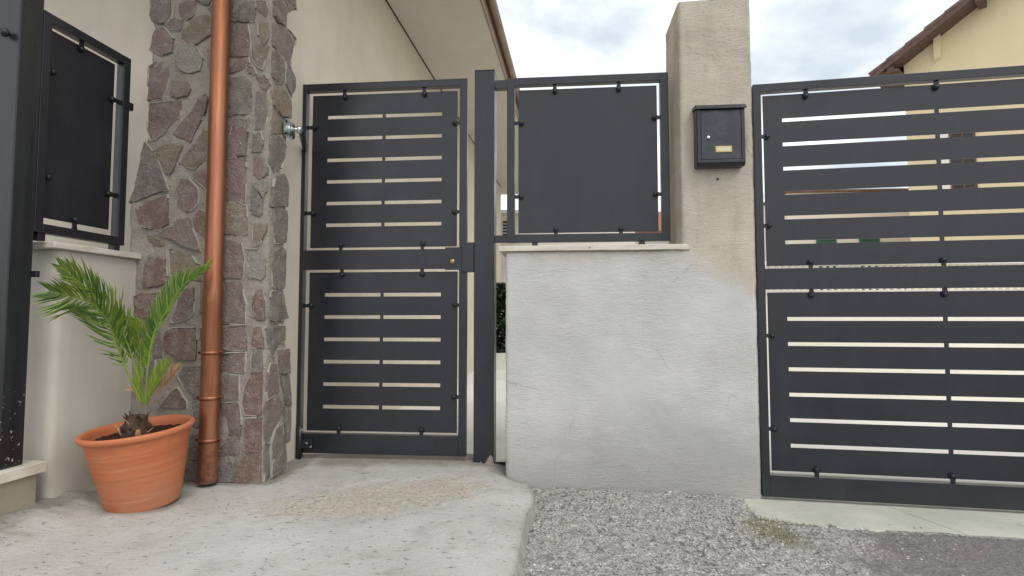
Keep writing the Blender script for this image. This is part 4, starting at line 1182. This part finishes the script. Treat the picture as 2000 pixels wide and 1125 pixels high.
# caudex with pointed leaf-base scales
vs, fs = [], []
for j in range(9):
    f = j / 8
    for i in range(20):
        a = 2 * math.pi * i / 20; r = (0.050 - 0.022 * f ** 1.5) * (1 + 0.3 * fbm(math.cos(a) * 2, math.sin(a) * 2, f * 5, 3)) + 0.002
        vs.append((r * math.cos(a), r * math.sin(a), 0.078 * f - 0.012))
for j in range(8):
    for i in range(20):
        k = (i + 1) % 20; a = j * 20; fs.append((a + i, a + k, a + 20 + k, a + 20 + i))
fs.append(tuple(160 + i for i in range(20)))
link('trunk', mesh('trunk', vs, fs), M['bark'], palm, True)
rnd = random.Random(5)
for q in range(34):
    a = q * 2.399 + rnd.uniform(-0.5, 0.5); f = (q + rnd.uniform(-2, 2)) / 33; f = min(1, max(0, f)); z = -0.006 + 0.066 * f
    r = 0.044 - 0.016 * f
    ca, sa = math.cos(a), math.sin(a); w = rnd.uniform(0.005, 0.012); o_ = rnd.uniform(0.006, 0.030); h = rnd.uniform(0.006, 0.034)
    p = [(-w, r - 0.006, 0), (w, r - 0.006, 0), (w * 0.9, r + 0.006, 0.002), (-w * 0.9, r + 0.006, 0.002), (0, r + o_, h)]
    vv = [(x * -sa + y * ca, x * ca + y * sa, z + zz_) for x, y, zz_ in p]
    link('leaf_base', mesh('leaf_base', vv, [(0, 1, 2, 3), (0, 4, 1), (1, 4, 2), (2, 4, 3), (3, 4, 0)]), M['bark'] if q % 4 else M['fibre'], palm)
# one broad dry sheath on the left and a pale offset on the right
vv = [(-0.035, -0.03, -0.02), (-0.010, -0.05, -0.02), (-0.062, -0.045, 0.042), (-0.045, -0.040, 0.03)]
link('dry_sheath', mesh('dry_sheath', vv, [(0, 1, 3), (0, 3, 2), (1, 2, 3), (0, 2, 1)]), M['fibre'], palm)
me = lathe_mesh('offset_bulb', [(0.0001, 0.024), (0.006, 0.022), (0.0105, 0.012), (0.010, 0.0)], 14)
for v in me.vertices: v.co = (0.040 + v.co[0], -0.045 + v.co[1], -0.004 + v.co[2])
link('offset_bulb', me, M['fibre'], palm, True)

def catmull(pts, n):
    P_ = [Vector(p) for p in pts]; P_ = [P_[0] * 2 - P_[1]] + P_ + [P_[-1] * 2 - P_[-2]]
    out = []
    segs = len(P_) - 3
    for i in range(n + 1):
        f = i / n * segs; s = min(int(f), segs - 1); t_ = f - s
        a, b, c_, d = P_[s:s + 4]
        out.append(0.5 * ((2 * b) + (c_ - a) * t_ + (2 * a - 5 * b + 4 * c_ - d) * t_ ** 2 + (3 * b - a - 3 * c_ + d) * t_ ** 3))
    return out
def frond(pts, nl, lmax, sides, start, mat, seed, rad=0.0042, sweep=0.75, tint=(0.2, 0.7), width=0.0032, fold=0.35, curl=0.25, lift=0.0):
    """pts: rachis in world metres; sides: list of (sign, length factor, sweep) rows of leaflets"""
    rnd = random.Random(seed)
    N = 60
    path = catmull(pts, N)
    path = [p - PB for p in path]
    vs, fs, ti = [], [], []
    tv, tf = tube_verts(path, [rad * (1 - 0.8 * i / N) for i in range(N + 1)], 6)
    vs += tv; fs += tf; ti += [0.75] * len(tv)
    for sgn, lf, sw in sides:
        for q in range(nl):
            f = start + (0.995 - start) * (q + rnd.uniform(-0.2, 0.2)) / (nl - 1); f = min(0.999, max(start, f))
            i = f * N; i0 = min(int(i), N - 1); p = path[i0].lerp(path[i0 + 1], i - i0)
            tg = (path[i0 + 1] - path[i0]).normalized()
            side = Vector((tg.z, 0, -tg.x)).normalized() * sgn      # in the x-z plane
            u = (f - start) / (1 - start)
            prof_ = (0.35 + 0.65 * sst(0.0, 0.25, u)) * (1 - 0.55 * sst(0.62, 1.0, u))
            if rnd.random() < 0.06: continue
            Ln = lmax * lf * prof_ * rnd.uniform(0.78, 1.12)
            yv = Vector((0, -1, 0)) * fold * rnd.uniform(0.5, 1.3) * (1 if rnd.random() < 0.7 else -0.4)
            sw2 = sw + 0.55 * sst(0.7, 1.0, u) + rnd.gauss(0, 0.14)
            d0 = (side + tg * sw2 + yv).normalized()
            d1 = (side * (1 - curl) + tg * (sw2 + curl) + yv * 0.4 + Vector((0, 0, lift))).normalized()
            nrm = d0.cross(Vector((0, 1, 0.2))).normalized()
            t_ = min(1, max(0, rnd.uniform(*tint)))
            b = len(vs); w = width * rnd.uniform(0.8, 1.15)
            for k, (s, ww) in enumerate(((0, 0.55), (0.3, 1.0), (0.7, 0.8))):
                c_ = p + (d0 * (1 - s) + d1 * s).normalized() * Ln * s
                vs += [tuple(c_ + nrm * w * ww), tuple(c_ - nrm * w * ww + Vector((0, 0.0012, 0)))]; ti += [t_, t_ * 0.9]
            vs.append(tuple(p + (d0 * 0.1 + d1 * 0.9).normalized() * Ln + Vector((0, 0, -0.06 * Ln * rnd.random())))); ti.append(t_ if rnd.random() < 0.6 else 1.3)
            fs += [(b, b + 1, b + 3, b + 2), (b + 2, b + 3, b + 5, b + 4), (b + 4, b + 5, b + 6)]
    me = mesh('frond', vs, fs); fattr(me, 'tint', ti)
    return link('frond', me, mat, palm, False)
def px(x, y, Y):
    """position on the vertical plane Y for a given bearing and elevation as read off the survey picture"""
    u, v = (x - 1000) / 1080, (562.5 - y) / 1080
    cp, sp = math.cos(R(3.1)), math.sin(R(3.1))
    k = Y / (cp - v * sp)
    return (u * k, Y, 0.74 + (sp + v * cp) * k)
PX = [
 # left arching frond
 [px(276, 786, 2.235), px(248, 725, 2.22), px(226, 668, 2.20), px(212, 630, 2.17), px(182, 594, 2.12), px(138, 579, 2.07), px(96, 568, 2.03)],
 # left upper frond
 [px(280, 786, 2.25), px(262, 712, 2.26), px(246, 664, 2.26), px(222, 620, 2.25), px(184, 576, 2.23), px(148, 545, 2.20), px(118, 520, 2.18)],
 # right frond
 [px(284, 786, 2.245), px(289, 715, 2.27), px(300, 654, 2.30), px(316, 624, 2.32), px(336, 588, 2.34), px(360, 556, 2.36), px(406, 523, 2.38)],
 # short green and short dry frond
 [px(288, 788, 2.235), px(298, 758, 2.22), px(312, 730, 2.21), px(328, 707, 2.20)],
 [px(292, 792, 2.25), px(308, 768, 2.25), px(326, 742, 2.25), px(350, 714, 2.25)],
 # inner young frond
 [px(281, 786, 2.25), px(276, 730, 2.28), px(274, 690, 2.30), px(270, 652, 2.31), px(262, 625, 2.32)],
]
frond(PX[0], 72, 0.155, [(-1, 1.0, 0.42), (1, 0.80, 0.85)], 0.20, M['leaf'], 1, tint=(0.0, 0.75), width=0.0031)
frond(PX[1], 78, 0.128, [(1, 1.0, 0.75), (-1, 0.65, 0.9)], 0.20, M['leaf'], 2, tint=(0.0, 0.85), width=0.0036, curl=0.3)
frond(PX[2], 84, 0.118, [(-1, 1.0, 1.05), (-1, 0.8, 1.35), (1, 0.35, 1.9)], 0.16, M['leaf'], 3, tint=(0.0, 0.7), width=0.0037)
frond(PX[3], 34, 0.060, [(-1, 1.0, 1.3), (1, 0.8, 1.6)], 0.15, M['leaf'], 4, 0.003, tint=(0.5, 1.0), width=0.0028)
frond(PX[4], 30, 0.050, [(-1, 1.0, 1.3), (1, 0.9, 1.5)], 0.35, M['dryleaf'], 5, 0.003, tint=(0.0, 1.0), width=0.0026)
frond(PX[5], 44, 0.075, [(-1, 1.0, 1.5), (1, 1.0, 1.5)], 0.2, M['leaf'], 6, 0.0035, tint=(0.3, 0.85), width=0.003)

for k, (bx_, by_) in enumerate(((262, 742), (296, 742), (268, 720), (306, 752), (255, 760))):
    frond([px(281 + (bx_ - 281) * 0.3, 788, 2.24), px(281 + (bx_ - 281) * 0.7, 765, 2.235), px(bx_, by_, 2.23)], 14, 0.03, [(-1, 1.0, 2.0), (1, 1.0, 2.0)], 0.45, M['leaf'] if k < 3 else M['dryleaf'], 40 + k, 0.0026, tint=(0.4, 1.0), width=0.002)
rnd = random.Random(77); vs, fs, ti = [], [], []
for q in range(260):     # crumbs and dead leaflets on the soil
    a, r = rnd.random() * 6.28, 0.16 * math.sqrt(rnd.random()); s = rnd.uniform(0.002, 0.006)
    z = 0.310 - 0.036 + 0.018 * math.exp(-(r / 0.06) ** 2); b = len(vs)
    c_ = Vector((r * math.cos(a), r * math.sin(a), z + s * 0.3))
    for d_ in ((1, 0, 0), (-.5, .8, 0), (-.5, -.8, 0), (0, 0, 1)): vs.append(tuple(c_ + Vector(d_) * s * rnd.uniform(0.6, 1.4)))
    fs += [(b, b + 1, b + 3), (b + 1, b + 2, b + 3), (b + 2, b, b + 3)]
cr = link('soil_crumbs', mesh('soil_crumbs', vs, fs), M['soil'], pot); cr['kind'] = 'stuff'

# ================================================================== BEYOND THE GATES
# far end of the garden path: hedge on a kerb, pale outbuilding behind
hd = thing('hedge', 'clipped dark green hedge at the end of the garden path', 'hedge', (0.25, 9.3, 0))
box('kerb', -1.2, 1.8, -0.35, -0.2, -0.02, 0.17, M['paving'], hd, 0.01)
rnd = random.Random(8); vs, fs = [], []
for q in range(15000):
    x = rnd.uniform(-1.0, 1.8); y = rnd.uniform(-0.28, 0.25); z = rnd.uniform(0.05, 1.32)
    a, b_ = rnd.random() * 6.28, rnd.uniform(-1, 1); s = rnd.uniform(0.04, 0.07)
    d = Vector((math.cos(a), math.sin(a), b_)).normalized(); e_ = d.cross(Vector((rnd.random(), 0.3, 1))).normalized()
    c_ = Vector((x, y, z)); i = len(vs)
    vs += [tuple(c_ - d * s), tuple(c_ + e_ * s * 0.5), tuple(c_ + d * s), tuple(c_ - e_ * s * 0.5)]; fs.append((i, i + 1, i + 2, i + 3))
link('foliage', mesh('foliage', vs, fs), M['hedge'], hd)
for x in (-0.7, 0.1, 0.9, 1.5): cyl_between('stem', (x, 0, -0.02), (x, 0.02, 1.1), 0.02, M['bark'], hd, 7)

ob = thing('outbuilding', 'pale outbuilding with dark ventilation slots behind the hedge', 'building', (0, 11.6, 0))
box('wall', -1.2, 2.6, 0, 3.0, -0.1, 2.92, M['pale'], ob, 0)
for k in range(6):
    box('vent_slot', -0.19, -0.06, -0.012, 0.01, 2.94 - 0.42 + 0.066 * k - 0.11, 2.94 - 0.42 + 0.066 * k - 0.07, M['dark'], ob, 0)
box('roof', -1.35, 2.75, -0.15, 3.1, 2.925, 3.0, M['white'], ob, 0.01)
box('meter_box', -0.42, -0.26, -0.12, 0.0, 2.30, 2.62, M['sill'], ob, 0.01)

# far white house with terracotta roof, seen in the gaps round the square fence panel
fh = thing('far_house', 'distant white house with terracotta roof seen past the square panel', 'house', (3.6, 19, 0))
box('wall', -2.9, 2.1, 0, 6, -0.2, 3.75, M['white'], fh, 0)
rm = mesh('roof', [(-3.2, -0.4, 3.7), (2.4, -0.4, 3.7), (2.4, 3, 5.0), (-3.2, 3, 5.0), (-3.2, 6.4, 3.7), (2.4, 6.4, 3.7)], [(0, 1, 2, 3), (3, 2, 5, 4), (0, 3, 4), (1, 5, 2)])
r_ = link('roof', rm, M['tile'], fh); sm = r_.modifiers.new('t', 'SOLIDIFY'); sm.thickness = 0.12
for x in (-2.0, -0.2, 1.2):
    w_ = box('window', x, x + 0.8, -0.05, 0.05, 1.6, 3.0, M['brown'], fh, 0.01)
    box('pane', x + 0.08, x + 0.72, -0.056, -0.051, 1.68, 2.92, M['dark'], w_, 0)

# cream garden wall with white balusters, across the driveway
gw = thing('garden_wall', 'cream garden wall with white balusters behind the driveway gate', 'wall', (2.3, 6.3, 0), 6)
box('wall', 0, 6.2, 0, 0.22, -0.2, 1.015, M['creamwall'], gw, 0.004)
box('wall_coping', -0.02, 6.22, -0.03, 0.25, 1.016, 1.05, M['coping'], gw, 0.004)
prof = [(0.020, 0.0), (0.020, 0.02), (0.012, 0.035), (0.022, 0.10), (0.014, 0.17), (0.012, 0.24), (0.020, 0.265), (0.020, 0.285)]
bal = lathe_mesh('baluster', prof, 10); bal.materials.append(M['white'])
for p in bal.polygons: p.use_smooth = True
for k in range(82):
    o = bpy.data.objects.new('baluster', bal); COL.objects.link(o); o.parent = gw; o.location = (0.06 + k * 0.0745, 0.11, 1.0505)
box('handrail', -0.02, 6.22, 0.05, 0.17, 1.336, 1.385, M['white'], gw, 0.006)

# yellow gabled house
yh = thing('yellow_house', 'yellow gabled house with brown roof edge beyond the driveway gate', 'house', (6.89, 9.5, 0), 50.0)
W_, ZE, SL, OV = 6.4, 5.17, 0.585, 0.40
bm = bmesh.new()
pts = [(0, -0.2), (W_, -0.2), (W_, ZE), (W_ / 2, ZE + SL * W_ / 2), (0, ZE)]
a_ = [bm.verts.new((x, 0, z)) for x, z in pts]; b_ = [bm.verts.new((x, 8, z)) for x, z in pts]
bm.faces.new(a_); bm.faces.new(b_[::-1])
for i in range(5): bm.faces.new((a_[i], a_[(i + 1) % 5], b_[(i + 1) % 5], b_[i]))
link('wall', bm_mesh('wall', bm), M['yellow'], yh)
for sgn in (-1, 1):
    x0 = -OV if sgn < 0 else W_ + OV
    z0 = ZE - SL * OV + 0.10; xm, zm = W_ / 2, ZE + SL * W_ / 2 + 0.10
    v = [(x0, -0.36, z0), (xm, -0.36, zm), (xm, 8.4, zm), (x0, 8.4, z0)]
    v += [(x, y, z - 0.095) for x, y, z in v]
    me = mesh('roof', v, [(0, 1, 2, 3), (7, 6, 5, 4), (0, 4, 5, 1), (1, 5, 6, 2), (2, 6, 7, 3), (3, 7, 4, 0)])
    rf = link('roof', me, M['brown'], yh)
    L_ = math.hypot(xm - x0, zm - z0); nT = 13
    cs, sn = (xm - x0) / L_, (zm - z0) / L_
    nx_, nz_ = (-sn, cs) if cs > 0 else (sn, -cs)
    rnd = random.Random(31 + sgn)
    for k in range(nT):      # verge tiles, each its own piece
        s0, s1 = L_ * k / nT - 0.02, L_ * (k + 1) / nT + 0.04
        vv, ff = [], []; jit = rnd.uniform(-0.006, 0.006)
        for s, rr, lf in ((s0, 0.062, 0.012), (s1, 0.050, 0.0)):
            for q in range(9):
                an = math.pi * (q - 1) / 6
                off = rr * math.sin(an) + lf + jit + 0.004
                vv.append((x0 + cs * s + nx_ * off, -0.315 - rr * math.cos(an), z0 + sn * s + nz_ * off))
        for q in range(8): ff.append((q, q + 1, q + 10, q + 9))
        ff.append(tuple(range(8, -1, -1))); ff.append(tuple(range(9, 18)))
        link('verge_tile', mesh('verge_tile', vv, ff), M['tile_dk'], rf)
for s in (0.28, 1.5, 2.7):
    x = -OV + s; z = ZE - SL * OV + SL * s
    box('purlin', x - 0.05, x + 0.05, -0.33, 0.02, z - 0.09, z - 0.002, M['brown'], yh, 0.006)
vv = [(0.45, 0.001, 5.05), (0.54, 0.001, 5.10), (0.54, -0.09, 5.13), (0.45, -0.09, 5.10), (0.45, 0.001, 5.50), (0.54, 0.001, 5.50), (0.54, -0.09, 5.50), (0.45, -0.09, 5.50)]
link('corbel', mesh('corbel', vv, [(0, 3, 2, 1), (4, 5, 6, 7), (0, 1, 5, 4), (1, 2, 6, 5), (2, 3, 7, 6), (3, 0, 4, 7)]), M['yellow'], yh)
box('eave_board', -OV + 0.02, -0.002, -0.33, 8.2, ZE - 0.17, ZE - 0.14, M['brown'], yh, 0.0)
w_ = box('window', 0.60, 0.93, -0.03, 0.06, 2.80, 3.92, M['brown'], yh, 0.01)
box('pane', 0.63, 0.75, -0.036, -0.031, 2.86, 3.86, M['dark'], w_, 0); box('pane', 0.78, 0.90, -0.036, -0.031, 2.86, 3.86, M['dark'], w_, 0)
box('shutter', 0.48, 0.585, -0.05, -0.01, 2.80, 3.92, M['white'], yh, 0.006)
w_ = box('window', 3.4, 4.4, -0.03, 0.06, 2.2, 3.9, M['brown'], yh, 0.01); box('pane', 3.5, 4.3, -0.036, -0.031, 2.3, 3.8, M['dark'], w_, 0)

# pale house with green shutters farther back
ph = thing('pale_house', 'pale pinkish house with green shutters seen through the driveway gate slots', 'house', (6.95, 13.4, 0), 4)
box('wall', -0.2, 6.0, 0, 5, -0.2, 3.80, M['pale'], ph, 0)
box('parapet', -0.25, 6.05, -0.06, 5.05, 3.801, 3.86, M['tile_dk'], ph, 0.01)
for x in (0.45, 1.45, 3.2):
    s_ = box('shutter', x, x + 0.46, -0.05, 0.0, 1.3, 2.92, M['green_sh'], ph, 0.006)
    for k in range(12): box('slat', x + 0.04, x + 0.42, -0.062, -0.051, 1.40 + k * 0.122, 1.47 + k * 0.122, M['green_sh'], s_, 0)
